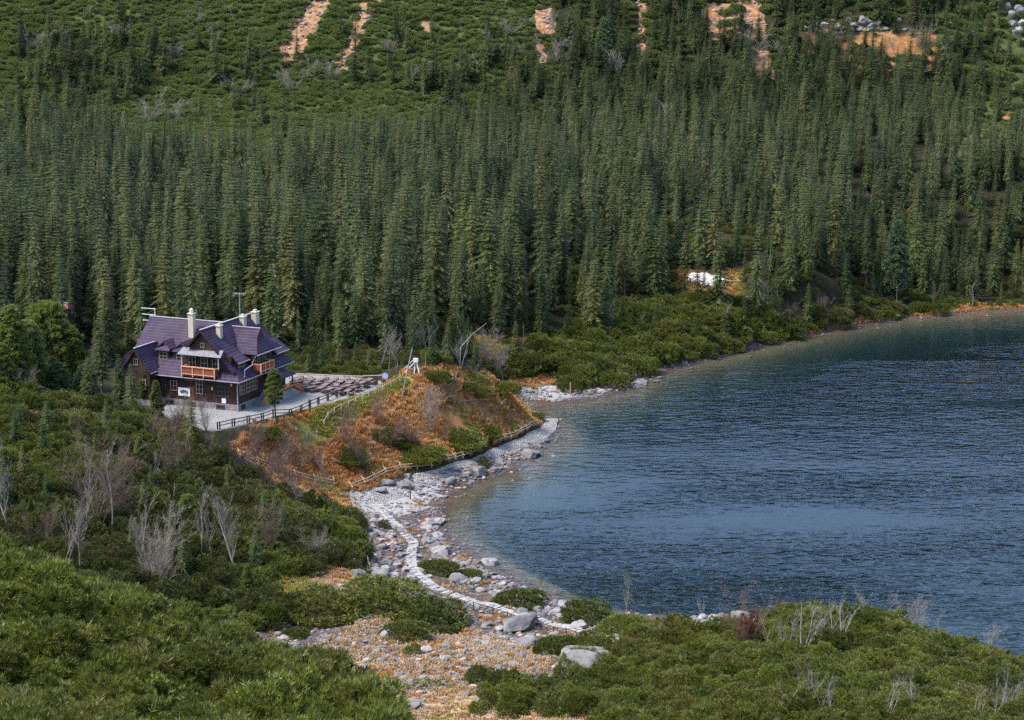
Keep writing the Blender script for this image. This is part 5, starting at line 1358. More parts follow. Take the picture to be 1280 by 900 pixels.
CW = [(478, 640), (488, 652), (505, 668), (517, 680), (514, 695), (517, 712), (530, 726), (548, 738), (575, 748), (605, 757), (640, 768), (680, 779), (730, 793), (770, 803), (792, 806)]
c_, d_, w_ = ribbon('stone_causeway', CW, [1.6] * 5 + [1.7] * 10, M['pebble'], .16)
# the slabs of the causeway lie on it as its pavement, one mesh
V = []; Fq = []
Ls = np.r_[0, np.cumsum(np.hypot(*np.diff(c_, axis=0).T))]
base_V, base_F = ico(1)
s_ = 0.0; parts = []; off = 0
while s_ < Ls[-1]:
    k = min(np.searchsorted(Ls, s_), len(c_) - 1); ln = rng.uniform(.40, .75)
    for side in ((-1, 1) if rng.uniform() < .45 else (0,)):
        wd = (w_[k] * (.95 if side == 0 else .47)) * rng.uniform(.85, 1.05)
        ctr = c_[k] + np.array([-d_[k, 1], d_[k, 0]]) * side * w_[k] * .5
        ang = math.atan2(d_[k, 1], d_[k, 0]) + rng.normal(0, .12)
        v = np.sign(base_V) * np.abs(base_V) ** .45 * np.array([ln * .58, wd, .13]) + rng.normal(0, .025, base_V.shape)
        x = v[:, 0] * math.cos(ang) - v[:, 1] * math.sin(ang) + ctr[0]; y = v[:, 0] * math.sin(ang) + v[:, 1] * math.cos(ang) + ctr[1]
        parts.append(np.c_[x, y, v[:, 2] + hz(ctr[0], ctr[1]) + .24 + rng.normal(0, .02)]); Fq.append(base_F + off); off += len(base_V)
    s_ += ln
me = mesh_arrays('causeway_paving', np.concatenate(parts), [np.concatenate(Fq)], M['slab'])
tag(link(bpy.data.objects.new('causeway_paving', me)), kind='structure')

# snow patch at the forest edge
g = ground([856, 868, 882, 890, 897, 906, 911, 906, 895, 885, 870, 858], [341, 340, 340, 344, 343, 346, 351, 357, 359, 358, 354, 350])
ctr = g.mean(0); rings = 6; V = [ctr + [0, 0, .75]]; Fs = []
for r_ in range(1, rings + 1):
    for i, p in enumerate(g):
        f_ = r_ / rings; q = ctr + (p - ctr) * f_; V.append(np.array([q[0], q[1], hz(q[0], q[1]) + .7 * (1 - f_ ** 3) - .05 * (r_ == rings)]))
m_ = len(g)
for i in range(m_): Fs.append((0, 1 + i, 1 + (i + 1) % m_))
quads = [(1 + r_ * m_ + i, 1 + (r_ + 1) * m_ + i, 1 + (r_ + 1) * m_ + (i + 1) % m_, 1 + r_ * m_ + (i + 1) % m_) for r_ in range(rings - 1) for i in range(m_)]
me = mesh_arrays('snow_patch', np.array(V), [np.array(Fs), np.array(quads)], M['snow'], None, True)
tag(link(bpy.data.objects.new('snow_patch', me)), 'small white snow patch lying at the forest edge above the bay', 'snow patch')

# ------------------------------------------------------------------ fences
def resample(px, gap):
    a = np.array(px, float); g = ground(a[:, 0], a[:, 1])
    L = np.r_[0, np.cumsum(np.hypot(*np.diff(g[:, :2], axis=0).T))]; n = max(2, int(round(L[-1] / gap)) + 1)
    s = np.linspace(0, L[-1], n); x = np.interp(s, L, g[:, 0]); y = np.interp(s, L, g[:, 1])
    return np.c_[x, y, hz(x, y)]
def rail_fence(label, px, gap=2.8, h=1.15, mat='fence', rails=2, pw=.18, rw=.12, double=False, lean=0.0, name='rail_fence', group=None):
    P = resample(px, gap); o = empty(name, Vector(P[0])); tag(o, label, 'fence', group)
    inv = -Vector(P[0])
    for i, p in enumerate(P):
        p = Vector(p) + inv; d = Vector(P[min(i + 1, len(P) - 1)]) - Vector(P[max(i - 1, 0)]); d.z = 0; d.normalize(); n = Vector((-d.y, d.x, 0))
        m = MB(); hh = h * rng.uniform(.95, 1.15)
        m.bar(p - Vector((0, 0, .3)), p + Vector((0, 0, hh)) + n * lean * .3, pw)
        if double: m.bar(p + d * .45 - Vector((0, 0, .3)), p + d * .45 + Vector((0, 0, hh)), pw)
        if lean: m.bar(p + n * .9 + Vector((0, 0, hh * 1.05)), p - n * .25 + Vector((0, 0, hh * .35)), pw * .8)
        m.build('post', M[mat], o)
    for k in range(rails):
        z = h * (.9 - .42 * k)
        for i in range(len(P) - 1):
            a = Vector(P[i]) + inv + Vector((0, 0, z + rng.normal(0, .03))); b = Vector(P[i + 1]) + inv + Vector((0, 0, z + rng.normal(0, .03)))
            MB().tube([a, b], rw / 2 * 1.15, 5).build('rail', M[mat], o)
    return o
rail_fence('dark double-post rail fence along the edge of the pale terrace', [(272, 537), (300, 531), (322, 527), (345, 520), (368, 521), (396, 506), (412, 500), (432, 492), (455, 487), (470, 481)], 3.0, 1.25, 'fence', 2, .2, .15, True)
rail_fence('pale wooden rail at the back of the picnic terrace', [(362, 474), (395, 475), (425, 477), (452, 477), (478, 476)], 3.6, 1.1, 'fence_pale', 1, .17, .2, False)
rail_fence('brown rail fence with slanting braces at the knoll foot by the junction', [(440, 612), (455, 607), (470, 600), (485, 592), (503, 588), (520, 587), (540, 585)], 2.7, 1.15, 'fence_pale', 2, .17, .15, False, 1.0)
rail_fence('short brown rail fence in the middle of the shore path', [(550, 580), (562, 577), (580, 572), (597, 566)], 2.6, 1.15, 'fence_pale', 2, .17, .15, False, 1.0)
rail_fence('brown rail fence with slanting braces at the lakeside end of the path', [(618, 556), (632, 550), (648, 545), (660, 538), (672, 533)], 2.2, 1.15, 'fence_pale', 2, .17, .15, False, 1.0)
rail_fence('long weathered rail fence along the narrow path below the knoll', [(300, 572), (322, 580), (345, 590), (372, 598), (400, 604), (418, 608)], 3.0, 1.15, 'fence_pale', 2, .16, .14, False, .5)
rail_fence('thin sagging fence along the left edge of the stony ground', [(442, 636), (446, 655), (450, 675), (456, 692), (462, 714)], 3.4, .9, 'fence_pale', 1, .1, .07, False)
rail_fence('low brown rail along the lower side of the stone causeway', [(592, 762), (622, 770), (650, 781), (675, 787), (705, 795), (735, 803), (768, 806)], 3.0, 1.05, 'fence', 1, .13, .12, False)
rail_fence('row of thin white posts with wire climbing the knoll', [(500, 478), (489, 484), (471, 492), (456, 499), (441, 507), (426, 513), (411, 522), (405, 533)], 1.9, 1.1, 'white', 1, .10, .03, False, 0, 'post_fence')
rail_fence('short row of thin pale posts low on the left knoll slope', [(370, 541), (384, 547), (396, 546)], 1.5, 1.0, 'white', 1, .09, .03, False, 0, 'post_fence')
def pole(px, py, h, w, mat, label, name='post', cat='post', lean=(0, 0)):
    p = g1(px, py); o = MB().tube([(0, 0, -.3), (lean[0] * .5, lean[1] * .5, h * .5), (lean[0], lean[1], h)], [w, w * .9, w * .8], 7).build(name, M[mat], None, p)
    tag(o, label, cat); return o
pole(513, 624, 2.4, .11, 'bark', 'lone brown post standing on the white gravel of the junction', 'wooden_post')
pole(713, 494, 2.6, .13, 'fence_pale', 'slim pale post standing on the beach of the small bay', 'wooden_post')
for i, (a, b) in enumerate([(795, 478), (799, 477), (806, 476)]): pole(a, b, 2.0, .09, 'fence', 'short dark stake at the water past the bay thicket', 'stake', 'stake')['group'] = 'dark stakes at the water past the bay thicket'
pole(502, 497, 8.5, .13, 'bleached', 'slender leaning white dead trunk beside the knoll path', 'dead_tree', 'dead tree', (1.9, .4))
pole(517, 470, 0.9, .12, 'bleached', 'short white stump near the white stand on the knoll', 'stump', 'stump')
pole(532, 462, 3.2, .05, 'bleached', 'thin pale pole on the knoll right of the white stand', 'pole', 'pole')
def sign(px, py, h, r, label):
    p = g1(px, py); o = empty('round_sign', p, R(-15)); tag(o, label, 'sign')
    MB().tube([(0, 0, -.2), (0, 0, h)], .06).build('pole', M['steel'], o)
    MB().tube([(0, -.10, h), (0, -.06, h)], r, 14).build('sign_face', M['blue_sign'], o)
sign(482, 486, 2.3, .55, 'small lilac round sign on a pole at the end of the terrace')
# white lookout stand on the knoll: a ladder leaning on a two-legged frame with a box on top
p = g1(519, 466); o = empty('white_stand', p, R(-10)); o.scale = (.82, .82, .82); tag(o, 'white wooden stand with a sloping ladder on top of the knoll', 'stand')
m = MB()
for s in (-.55, .55):
    m.bar((.1 + s * .3, 0, 2.6), (.45 + s, .35, -.2), .2); m.bar((.1 + s * .3, 0, 2.6), (.45 + s, -.35, -.2), .2)
m.build('leg', M['white'], o)
MB().box((-.35, -.35, 2.35), (.65, .35, 3.15)).build('top_box', M['white'], o)
m = MB()
for s in (-.35, .35): m.bar((-2.2, s, .1), (-.1, s, 2.3), .16); m.bar((-2.2, s, .95), (-.35, s, 2.9), .12)
for k in range(6): m.bar((-2.2 + .36 * k, -.35, .15 + .375 * k), (-2.2 + .36 * k, .35, .15 + .375 * k), .14)
m.build('ladder', M['white'], o)
# the red and white roofs glimpsed above the rounded pines
p = at_z(82, 383, 19.0); p = Vector((float(p[0]), float(p[1]), float(p[2])))
Yh = 352.0; xx, yy, zz = (float(v) for v in at_Y(82, 384, Yh)); gz = float(hz(xx, yy))
o = empty('kiosk', (xx, yy, gz), R(-20)); o.scale = (.62, .62, 1); tag(o, 'small kiosk with a dark red and pale roof peeping above the rounded pines', 'kiosk')
hh = zz - gz
MB().box((-1.1, -1.1, -.3), (1.1, 1.1, hh)).build('wall', M['boards'], o)
m = MB(); m.slab(up([(-1.9, -1.7, hh - .1), (1.9, -1.7, hh - .1), (.9, 0, hh + 1.0), (-.9, 0, hh + 1.0)]), .2); m.slab(up([(-1.9, 1.7, hh - .1), (1.9, 1.7, hh - .1), (.9, 0, hh + 1.0), (-.9, 0, hh + 1.0)]), .2); m.slab(up([(1.9, -1.7, hh - .1), (1.9, 1.7, hh - .1), (.9, 0, hh + 1.0)]), .2); m.slab(up([(-1.9, -1.7, hh - .1), (-1.9, 1.7, hh - .1), (-.9, 0, hh + 1.0)]), .2)
rf = m.build('roof', M['red_roof'], o)
MB().slab(up([(-1.2, -1.05, hh + .42), (1.0, -1.05, hh + .42), (.7, -.2, hh + .98), (-.7, -.2, hh + .98)]), .1).build('roof_sheet', M['snowcap'], rf)

# picnic tables on the terrace
def picnic_table(first=[None]):
    if first[0] is None:
        r = empty('picnic_table', (0, 0, 0))
        MB().box((-.95, -.42, .70), (.95, .42, .78)).build('tabletop', M['table'], r)
        for s in (-1, 1): MB().box((-.95, s * .80 - .15, .42), (.95, s * .80 + .15, .49)).build('bench', M['bench'], r)
        for x in (-.7, .7):
            m = MB(); m.bar((x, -.28, .70), (x, -.80, -.05), .12); m.bar((x, .28, .70), (x, .80, -.05), .12); m.bar((x, -.9, .37), (x, .9, .37), .10); m.build('leg', M['bench'], r)
        first[0] = r; return r
    r = first[0].copy(); COL.objects.link(r)
    for ch in list(first[0].children):
        c = ch.copy(); COL.objects.link(c); c.parent = r
    return r
row_name = ['front row nearest the open gravel', 'second row', 'third row', 'back row along the pale rail']
i = 0
for rr, (pa, pb, n) in enumerate([((369, 487), (434, 494), 7), ((371, 483), (444, 489), 7), ((372, 479.5), (453, 484), 7), ((374, 477), (462, 480), 7)]):
    for k in range(n):
        f_ = k / (n - 1); p = at_z(pa[0] + (pb[0] - pa[0]) * f_, pa[1] + (pb[1] - pa[1]) * f_, PADZ)
        t_ = picnic_table(); t_.location = (float(p[0]) + float(rng.normal(0, .12)), float(p[1]) + float(rng.normal(0, .12)), PADZ + .02); t_.rotation_euler = (0, 0, R(67) + float(rng.normal(0, .22))); t_.scale = (1.12, 1.12, 1.15)
        pos_ = ['leftmost, beside the hut', 'second from the hut', 'third from the hut', 'middle one', 'third from the far end', 'second from the far end', 'at the far end'][k]
        tag(t_, f'picnic table with red-brown benches, {row_name[rr]}, {pos_}', 'picnic table', 'picnic tables on the terrace')
# a few stacked umbrellas / crates of the terrace: litter bin by the fence
p = g1(318, 531); o = MB().tube([(0, 0, 0), (0, 0, .95)], .32, 10).build('litter_bin', M['steel'], None, p); tag(o, 'dark litter bin standing behind the terrace fence', 'litter bin')

# ------------------------------------------------------------------ single trees around the hut and on the hillside
rp = []
for i, (Ht_, Rw, bare, n, con) in enumerate([(10, 3.3, .10, 120, .42), (10, 2.5, .10, 105, .55), (10, 1.9, .12, 90, .7), (10, 3.9, .08, 130, .35), (10, 2.3, .34, 40, .42)]):
    a, b = round_pine_tris(600 + i, Ht_, Rw, bare, n, con)
    rp.append((tri_mesh('pine_crown', a, M['pine']), tri_mesh('pine_trunk', b, M['bark']), tri_mesh('stone_pine_crown', a, M['stone_pine'])))
def hpx(p, h): return h * math.hypot(p.y, CAMZ - p.z) / F / .98
def round_pine(px, py, h, v, label, stone=False, wide=1.0, Y=None, group=None):
    if Y: x_, y_, z_ = (float(q) for q in at_Y(px, py, Y)); p = Vector((x_, y_, float(hz(x_, y_))))
    else: p = g1(px, py)
    H_ = hpx(p, h) if not Y else (at_Y(px, py, Y)[2] + h * Y / F - p.z)
    s = float(H_) / 10.0
    r = tree_thing('stone_pine_tree' if stone else 'pine_tree', ((rp[v][2] if stone else rp[v][0]), rp[v][1]), p - Vector((0, 0, .1)), (s * wide, s * wide, s), float(rng.uniform(0, 6.28)))
    tag(r, label, 'tree', group); return r
for a in [(18, 492, 108, 1, 'tall grey-green pine at the left edge beside the rounded pines', False, 1.0), (62, 488, 108, 3, 'largest bright green rounded pine left of the hut', False, .85), (36, 490, 88, 0, 'light green rounded pine at the left of the bright pine group', False, .95),
          (90, 492, 84, 0, 'dark green rounded pine at the right of the bright pine group', False, .9), (4, 496, 66, 0, 'rounded pine cut by the left edge of the frame', False, 1.0), (72, 496, 44, 0, 'small bluish pine in front of the rounded pines', True, 1.1), (108, 498, 42, 3, 'small broad bluish pine right of its twin in front of the pine group', True, 1.0),
          (196, 528, 52, 2, 'bright green young pine in front of the left corner of the hut', False, 1.1), (344, 528, 66, 4, 'slim pine with dark clumps in front of the hut stairs', False, .95), (182, 505, 56, 2, 'dark young pine against the left wing of the hut', False, 1.0),
          (850, 336, 60, 1, 'bright blue-green stone pine in the forest left of the snow patch', True, .8, 452), (165, 306, 42, 1, 'rounded blue-green stone pine in the left of the forest', True, .9, 435), (1120, 348, 72, 1, 'tall blue-green stone pine at the far lake shore', True, .75, 462), (945, 335, 45, 1, 'blue-green stone pine right of the snow patch', True, .8, 450), (275, 345, 40, 1, 'light green stone pine in the forest behind the hut', True, .8, 410), (755, 65, 40, 1, 'rounded green stone pine high on the slope', True, .9, 640), (1195, 230, 34, 1, 'green stone pine among scrub on the right slope', True, .9, 520)]:
    round_pine(*a)
spm = [(s[0], s[1]) for s in spr]
def small_spruce(px, py, h, v, label, wide=1.0, group=None):
    p = g1(px, py); s = hpx(p, h) / 20; wide = wide * 1.2
    r = tree_thing('spruce_tree', spm[v], p - Vector((0, 0, .1)), (s * wide, s * wide, s), float(rng.uniform(0, 6.28))); tag(r, label, 'tree', group)
for a in [(128, 500, 112, 3, 'tall spruce with a bare pale trunk left of the hut', 1.25), (150, 512, 72, 0, 'spruce half hiding the left wing of the hut', 1.5), (166, 518, 66, 5, 'broad young spruce in front of the hut left wing', 1.3), (241, 552, 58, 5, 'young spruce in front of the white banner of the hut', 1.5), (112, 505, 62, 0, 'young spruce at the foot of the tall bare-trunk spruce', 1.5),
          (402, 463, 30, 0, 'first light green sapling spruce behind the terrace rail, nearest the hut', 1.6), (424, 462, 34, 5, 'second light green sapling spruce behind the terrace rail', 1.5), (445, 462, 36, 0, 'sapling spruce behind the middle of the terrace rail', 1.6), (463, 463, 30, 5, 'sapling spruce behind the far end of the terrace rail', 1.5), (386, 464, 24, 5, 'tiny spruce close to the rear corner of the hut', 1.6),
          (540, 452, 40, 0, 'young spruce behind the knoll top', 1.5), (560, 448, 46, 5, 'bright young spruce on the far side of the knoll', 1.3), (585, 446, 52, 0, 'spruce beside the leaning dead trunk behind the knoll', 1.3), (595, 458, 34, 5, 'little spruce behind the right shoulder of the knoll', 1.4), (622, 428, 82, 3, 'spruce with thin bleached lower trunk at the brown clearing', 1.2), (645, 440, 40, 0, 'young spruce at the right edge of the brown clearing', 1.5),
          (8, 640, 70, 0, 'dark young spruce at the left edge on the hillside', 1.7), (60, 545, 46, 5, 'young spruce on the hillside crest below the bare road', 1.6), (20, 560, 50, 0, 'young spruce near the left edge on the hillside crest', 1.6), (270, 565, 30, 5, 'small spruce on the hillside below the terrace fence', 1.6), (880, 362, 30, 0, 'little dark spruce standing in the middle of the snow patch', 1.4),
          (930, 420, 50, 0, 'slim young spruce on the shore below the snow patch', 1.3), (905, 428, 46, 5, 'young spruce at the edge of the bay thicket', 1.4), (1010, 405, 52, 0, 'young spruce on the far shore near the waterline', 1.3), (868, 430, 34, 5, 'small spruce in the shore thicket', 1.5), (970, 408, 46, 5, 'young spruce by the fallen branch on the far shore', 1.4), (820, 412, 36, 0, 'small spruce standing in the bay thicket', 1.5), (778, 408, 40, 0, 'small spruce at the upper edge of the bay thicket', 1.4), (1060, 395, 40, 5, 'small spruce at the far waterline', 1.4)]:
    small_spruce(*a)

# bare trees
bt = {}
for i, (h_, st_, sp_, lv, ck) in enumerate([(10, 1, .45, 4, .10), (10, 1, .40, 4, .14), (10, 2, .45, 4, .14)]): bt['slim', i] = bare_tris(700 + i, h_, st_, sp_, lv, ck, .4, None, .3)
for i in range(3): bt['shrub', i] = bare_tris(720 + i, 10, 6, .5, 4, .16, .3, .06, .2, .9)
for i in range(4): bt['snag', i] = bare_tris(740 + i, 10, 3, .42, 3, .13, .45, .12, .3, .9)
for i in range(2): bt['stem', i] = bare_tris(760 + i, 10, 1, .9, 2, .04, .1, .09, .15, 1.0)
btm = {}
for k, (a, b) in bt.items():
    for mt in ('twig', 'twig_dark', 'twig_red', 'bleached'):
        btm[k + (mt,)] = (tri_mesh('bare_branches', b, M[mt]), tri_mesh('bare_trunk', a, M[mt]))
def bare(px, py, h, kind, v, mat, label, name='bare_tree', cat='bare tree', group=None, wide=1.0, Y=None):
    p = g1(px, py)
    s = hpx(p, h) / 9.2
    r = tree_thing(name, btm[kind, v, mat], p - Vector((0, 0, .05)), (s * wide, s * wide, s), float(rng.uniform(0, 6.28)), ('branches', 'trunk')); tag(r, label, cat, group)
HB = 'bare trees on the left hillside'
for a in [(108, 668, 88, 'slim', 0, 'twig', 'bare grey tree, tallest of the cluster on the left hillside'), (124, 660, 96, 'shrub', 0, 'twig_dark', 'brown leafless bush tree behind the tall bare cluster'), (140, 668, 84, 'slim', 1, 'twig', 'bare grey tree at the right of the hillside cluster'), (152, 655, 60, 'shrub', 1, 'twig_dark', 'fine-twigged brown bare tree right of the hillside cluster'),
          (80, 716, 72, 'slim', 2, 'twig', 'low forked bare tree above the bottom left thicket'), (100, 720, 84, 'slim', 0, 'twig', 'pale bare tree standing above the bottom left thicket'), (190, 735, 76, 'shrub', 2, 'twig', 'bushy bare tree touching the edge of the bottom left thicket'), (175, 706, 66, 'slim', 1, 'twig', 'slender bare tree above the bushy one by the thicket'),
          (14, 668, 98, 'slim', 2, 'twig', 'bare tree at the left edge of the frame'), (250, 707, 72, 'slim', 1, 'twig', 'left one of the bare pair in the middle of the hillside'), (266, 708, 66, 'slim', 0, 'twig', 'right one of the bare pair in the middle of the hillside'), (297, 722, 88, 'slim', 2, 'twig', 'forked bare tree right of the hillside pair'),
          (200, 618, 46, 'slim', 0, 'twig', 'white-trunked bare tree on the upper hillside'), (212, 600, 62, 'shrub', 1, 'twig_dark', 'brown bare bush on the upper hillside'), (238, 590, 44, 'slim', 1, 'twig', 'small bare birch on the hillside below the hut'), (275, 580, 40, 'shrub', 0, 'twig_dark', 'bare bush below the left end of the terrace fence'),
          (222, 540, 40, 'shrub', 2, 'twig_dark', 'bare bush on the pale ground before the hut'), (258, 540, 30, 'shrub', 1, 'twig_dark', 'thin bare shrub at the corner of the terrace fence'), (205, 548, 34, 'shrub', 0, 'twig_dark', 'grey bare shrub below the young pine by the hut'), (176, 498, 34, 'shrub', 1, 'twig_red', 'reddish bare shrub against the hut wall'),
          (30, 500, 30, 'shrub', 2, 'twig', 'grey bare bush at the left edge below the pines'), (60, 690, 50, 'shrub', 0, 'twig_dark', 'brown bare bush in the dark of the hillside'), (335, 690, 46, 'shrub', 1, 'twig_dark', 'thin bare bush near the rusty bare patch'), (390, 700, 34, 'shrub', 2, 'twig', 'spreading bare bush near the white slab boulder')]:
    bare(a[0], a[1], a[2] * 1.22, *a[3:], group=HB, wide=.82)
KB = 'bare shrubs on the orange knoll'
for a in [(455, 585, 46, 'shrub', 0, 'twig_dark', 'brown bare shrub low on the knoll'), (535, 535, 44, 'shrub', 1, 'twig', 'pale branching shrub in the middle of the knoll'), (515, 558, 40, 'shrub', 2, 'twig_red', 'reddish bare shrub on the knoll slope'), (430, 555, 44, 'shrub', 1, 'twig_red', 'reddish bare shrub on the left knoll slope'), (488, 560, 36, 'shrub', 0, 'twig_red', 'reddish bare shrub above the knoll rail fence'),
          (345, 590, 52, 'shrub', 2, 'twig_red', 'reddish-grey bush above the narrow path'), (372, 585, 46, 'shrub', 0, 'twig_dark', 'brown bush beside the narrow path'), (322, 575, 46, 'shrub', 1, 'twig_red', 'reddish bush at the upper end of the narrow path'), (398, 590, 40, 'shrub', 2, 'twig_dark', 'grey bush below the white post row'), (305, 590, 44, 'shrub', 0, 'twig_dark', 'grey-brown bush below the terrace'), (360, 625, 50, 'shrub', 1, 'twig_dark', 'brown bush below the narrow path'), (395, 640, 50, 'shrub', 0, 'twig_dark', 'bare bush leaning by the path junction'), (330, 610, 46, 'shrub', 2, 'twig_dark', 'bare bush where the hillside meets the narrow path'), (412, 618, 46, 'slim', 1, 'twig', 'thin leaning birch beside the path junction'), (380, 640, 44, 'slim', 2, 'twig', 'leaning pale stems below the narrow path'),
          (565, 505, 28, 'shrub', 2, 'twig_red', 'small bare shrub high on the knoll'), (470, 530, 34, 'shrub', 1, 'twig_red', 'small bare shrub above the yellow-green strip')]:
    bare(*a, group=KB, name='bare_shrub', cat='bare shrub')
TB = 'dead pale trees behind the knoll'
for a in [(486, 462, 50, 'slim', 0, 'twig', 'left pale bare tree behind the end of the terrace'), (497, 464, 58, 'slim', 2, 'twig', 'right pale bare tree behind the end of the terrace'), (476, 462, 42, 'slim', 1, 'twig', 'small pale bare tree behind the terrace end'), (536, 440, 46, 'snag', 0, 'bleached', 'white gnarled dead tree behind the white stand'), (576, 460, 44, 'snag', 1, 'bleached', 'white dead stub with roots on the knoll edge'), (630, 478, 42, 'slim', 1, 'twig', 'thin bare birch right of the knoll beside the bay'), (606, 458, 40, 'shrub', 1, 'twig', 'grey bare bush behind the right shoulder of the knoll'), (620, 466, 32, 'shrub', 2, 'twig', 'grey bare bush above the bay'), (592, 472, 22, 'shrub', 0, 'twig_dark', 'brown brushwood heap on the knoll top'),
          (770, 415, 42, 'snag', 2, 'twig', 'forked dead tree standing in the upper bay thicket'), (800, 420, 28, 'slim', 0, 'twig', 'thin dead tree in the bay thicket'), (905, 425, 40, 'slim', 1, 'twig', 'thin bare tree at the edge of the bay thicket'), (980, 410, 36, 'slim', 2, 'twig_dark', 'bare tree on the far shore'), (957, 392, 42, 'slim', 0, 'twig', 'pale bare tree above the far shore'), (1030, 405, 30, 'shrub', 1, 'twig_dark', 'brown bush on the far shore'), (1120, 390, 40, 'stem', 0, 'twig', 'grey bare trunk under the tall stone pine on the far shore'), (870, 350, 40, 'stem', 1, 'twig', 'thin grey stem beside the snow patch'), (655, 440, 40, 'stem', 0, 'bleached', 'bleached trunk at the brown clearing'), (1215, 385, 30, 'slim', 1, 'twig', 'bare birch at the far right shore'), (1165, 388, 34, 'slim', 0, 'twig_dark', 'bare tree on the far right shore')]:
    bare(*a, group=TB)
RB = 'dead grey trees in the right thicket'
for a in [(1002, 822, 66, 'snag', 0, 'bleached', 'tallest bleached dead tree in the right thicket'), (985, 822, 50, 'snag', 1, 'bleached', 'crooked dead stems left of the tallest bleached tree'), (965, 822, 44, 'snag', 2, 'twig', 'leaning dead tree at the left of the bleached row'), (1022, 818, 46, 'snag', 3, 'bleached', 'forked dead stems right of the tallest bleached tree'), (1047, 818, 62, 'snag', 0, 'bleached', 'bleached dead tree at the right end of the row'), (1010, 893, 56, 'snag', 1, 'bleached', 'bleached dead tree at the bottom edge, left of the middle'), (1038, 900, 52, 'snag', 3, 'bleached', 'dead stems beside the bleached tree at the bottom edge'), (1105, 905, 46, 'snag', 2, 'twig', 'dead tree at the bottom edge in the middle of the right thicket'), (1148, 893, 48, 'snag', 0, 'bleached', 'thin dead tree near the bottom edge'), (1240, 905, 62, 'snag', 3, 'bleached', 'tall bleached dead tree in the bottom right corner'), (1265, 900, 46, 'snag', 1, 'bleached', 'dead stems in the bottom right corner'), (1215, 908, 40, 'snag', 2, 'twig', 'low dead stems left of the tall corner snag'), (975, 905, 40, 'snag', 3, 'bleached', 'low dead stems at the bottom edge'),
          (1082, 765, 40, 'slim', 2, 'bleached', 'bare tree pair on the hill crest against the lake'), (1108, 790, 40, 'slim', 0, 'bleached', 'bare tree on the hill crest right of the pair'), (1140, 792, 34, 'shrub', 1, 'bleached', 'bushy bare tree on the hill crest'), (1170, 800, 28, 'slim', 1, 'bleached', 'small bare tree on the right of the hill crest'), (1231, 812, 40, 'slim', 2, 'bleached', 'lone bare tree against the lake at the right edge'), (782, 780, 42, 'slim', 0, 'twig', 'grey bare tree beside the lake bend'), (880, 770, 22, 'snag', 3, 'bleached', 'bleached dead bough at the small landing'), (935, 812, 46, 'shrub', 2, 'twig_dark', 'bare bush around the rust-red shrub'), (826, 815, 24, 'slim', 1, 'twig', 'thin bare stem in the middle of the right thicket'), (665, 868, 30, 'slim', 0, 'twig', 'thin bare stem above the lowest boulder')]:
    bare(a[0], a[1], a[2] * (1.15 if a[3] == 'snag' else 1.45), *a[3:], group=RB)
p = g1(937, 806); a, b = bush_tris(800, 1.2, 1.2, 2.2, 170, 7, .3, .05); s = 1.15
r = tree_thing('rusty_shrub', (tri_mesh('rusty_needles', a, M['rust']), tri_mesh('rusty_stem', b, M['bark'])), p, (s * .9, s * .9, s * 1.5), 0, ('needles', 'stem')); tag(r, 'rust-red dead dwarf pine standing in the right thicket', 'shrub')
# stems poking from the near thicket
for a in [(255, 806, 40, 'stem', 0, 'twig', 'thin dead stem poking from the crest of the bottom left thicket'), (160, 830, 30, 'snag', 2, 'twig_dark', 'dark dead stems inside the bottom left thicket'), (90, 860, 26, 'snag', 1, 'twig_dark', 'dead twigs low in the bottom left thicket'), (220, 850, 30, 'snag', 0, 'twig_dark', 'forked dead stems in the middle of the bottom left thicket')]:
    bare(*a, group='dead stems in the bottom left thicket')

# grey dead trees scattered over the mountain scrub
MT = [(52, 62, 22), (62, 60, 26), (78, 62, 26), (146, 50, 20), (118, 52, 20), (110, 22, 14), (245, 30, 14), (262, 68, 18), (268, 62, 20), (220, 74, 18), (292, 26, 16), (258, 46, 14), (182, 152, 24), (196, 140, 18), (200, 128, 20), (222, 148, 22), (275, 148, 24), (243, 148, 18), (302, 118, 18), (288, 118, 20), (278, 118, 16), (365, 112, 24), (385, 100, 26), (392, 98, 24), (412, 98, 20), (424, 122, 22), (280, 108, 14), (145, 176, 22), (155, 172, 16), (150, 158, 18), (485, 66, 16), (502, 54, 16), (512, 106, 22), (530, 100, 16), (578, 52, 18), (608, 58, 18), (614, 70, 16), (598, 96, 26), (588, 86, 14), (642, 70, 14), (545, 62, 14), (690, 48, 34), (695, 80, 30), (720, 92, 34), (780, 108, 44), (938, 70, 30), (925, 104, 22), (980, 78, 26), (1030, 66, 26), (1060, 100, 24), (1120, 70, 26), (1135, 110, 24), (885, 96, 20), (845, 170, 40), (1150, 60, 26), (1188, 90, 30), (1222, 195, 26), (640, 44, 20), (850, 35, 26), (1000, 140, 30)]
nm_ = []
for i, (px, py, h) in enumerate(MT):
    col_ = 'among the left mountain scrub' if px < 340 else 'between the two rocky chutes and the forest' if px < 460 else 'in the scrub above the middle of the forest' if px < 700 else 'among the high spruces below the outcrops'
    bare(px, max(py, 6), h * 1.1, ('shrub', 'slim', 'slim')[i % 3], i % 3, 'twig', f'small grey dead tree {col_}', 'dead_tree', 'dead tree', f'grey dead trees {col_}', 1.0 + .3 * (i % 3 == 0))

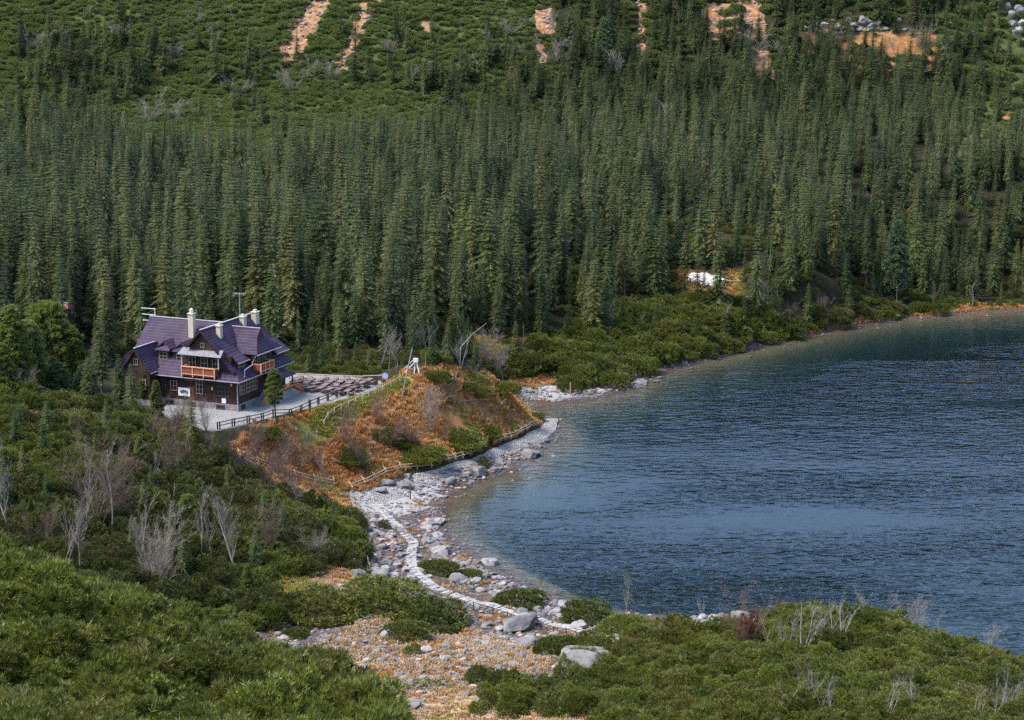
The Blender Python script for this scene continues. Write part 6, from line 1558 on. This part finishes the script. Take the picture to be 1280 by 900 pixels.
# fallen and leaning bleached trunks
def log(pts, r, label, mat='bleached', name='fallen_trunk'):
    P = [Vector(q) for q in pts]; c0 = P[0].copy()
    o = MB().tube([q - c0 for q in P], [r * (1 - .55 * i / (len(P) - 1)) for i in range(len(P))], 7).build(name, M[mat], None, c0); tag(o, label, 'fallen trunk')
def lg(px, py, dz): 
    p = g1(px, py); p.z += dz; return p
def lY(px, py, Y): return Vector([float(v) for v in at_Y(px, py, Y)])
log([lg(574, 462, -.2), lY(576, 434, 338) , lY(590, 418, 350), lY(608, 404, 360)], .11, 'large bleached trunk leaning up behind the knoll')
log([lg(560, 483, .2), lg(568, 478, .35), lg(577, 474, .3)], .16, 'thin white log lying just below the knoll top')
log([lg(562, 476, .4), lg(568, 468, .4)], .12, 'short white log leaning on the knoll top')
log([lg(576, 503, .2), lg(596, 502, .3), lg(616, 501, .25)], .14, 'pale log lying across the right side of the knoll')
log([lg(693, 474, .5), lg(698, 481, .25)], .14, 'short pale log at the edge of the bay beach')
log([lg(970, 401, .4), lg(978, 397, .8), lg(984, 393, 1.0)], .15, 'bleached branch lying on the far shore')
log([lg(724, 486, .5), lg(738, 484, .5), lg(752, 484, .4)], .14, 'driftwood log behind the bay beach tip', 'fence_pale')
log([lg(905, 352, .4), lg(915, 354, .5), lg(928, 353, .4)], .18, 'grey fallen trunk right of the snow patch', 'twig')
log([lg(716, 758, .4), lg(728, 756, .5), lg(741, 755, .4)], .13, 'pale driftwood log at the lake bend')
log([lg(522, 562, .2), lg(512, 556, .5), lg(503, 552, .9)], .10, 'thin pale branch lying on the middle of the knoll')

# young conifers over the left hillside
P_ = np.array([(30, 600), (55, 575), (85, 590), (120, 575), (150, 560), (175, 585), (160, 610), (225, 600), (250, 625), (285, 620), (310, 640), (235, 660), (330, 660), (60, 630), (40, 660), (180, 650), (120, 610), (345, 650), (215, 690), (320, 710), (205, 565), (90, 550), (135, 545), (5, 590), (270, 660), (25, 545), (290, 600), (165, 690), (230, 720), (310, 745), (260, 690), (355, 680), (75, 665), (190, 620)], float)
for i, (px, py) in enumerate(P_):
    p = g1(px, py); k = i % 3; s = float(rng.uniform(.20, .34)) * (1.0 if k else .9)
    if k == 2:
        r = tree_thing('pine_tree', (rp[i % 4][0], rp[i % 4][1]), p - Vector((0, 0, .1)), (s * 1.3, s * 1.3, s * 1.5), float(rng.uniform(0, 6)))
        tag(r, 'small rounded young pine on the bushy left hillside below the hut', 'tree', 'young pines on the left hillside')
    else:
        r = tree_thing('spruce_tree', spm[(0, 5)[k]], p - Vector((0, 0, .1)), (s * 1.5, s * 1.5, s), float(rng.uniform(0, 6)))
        tag(r, 'small young spruce on the bushy left hillside below the hut', 'tree', 'young spruces on the left hillside')
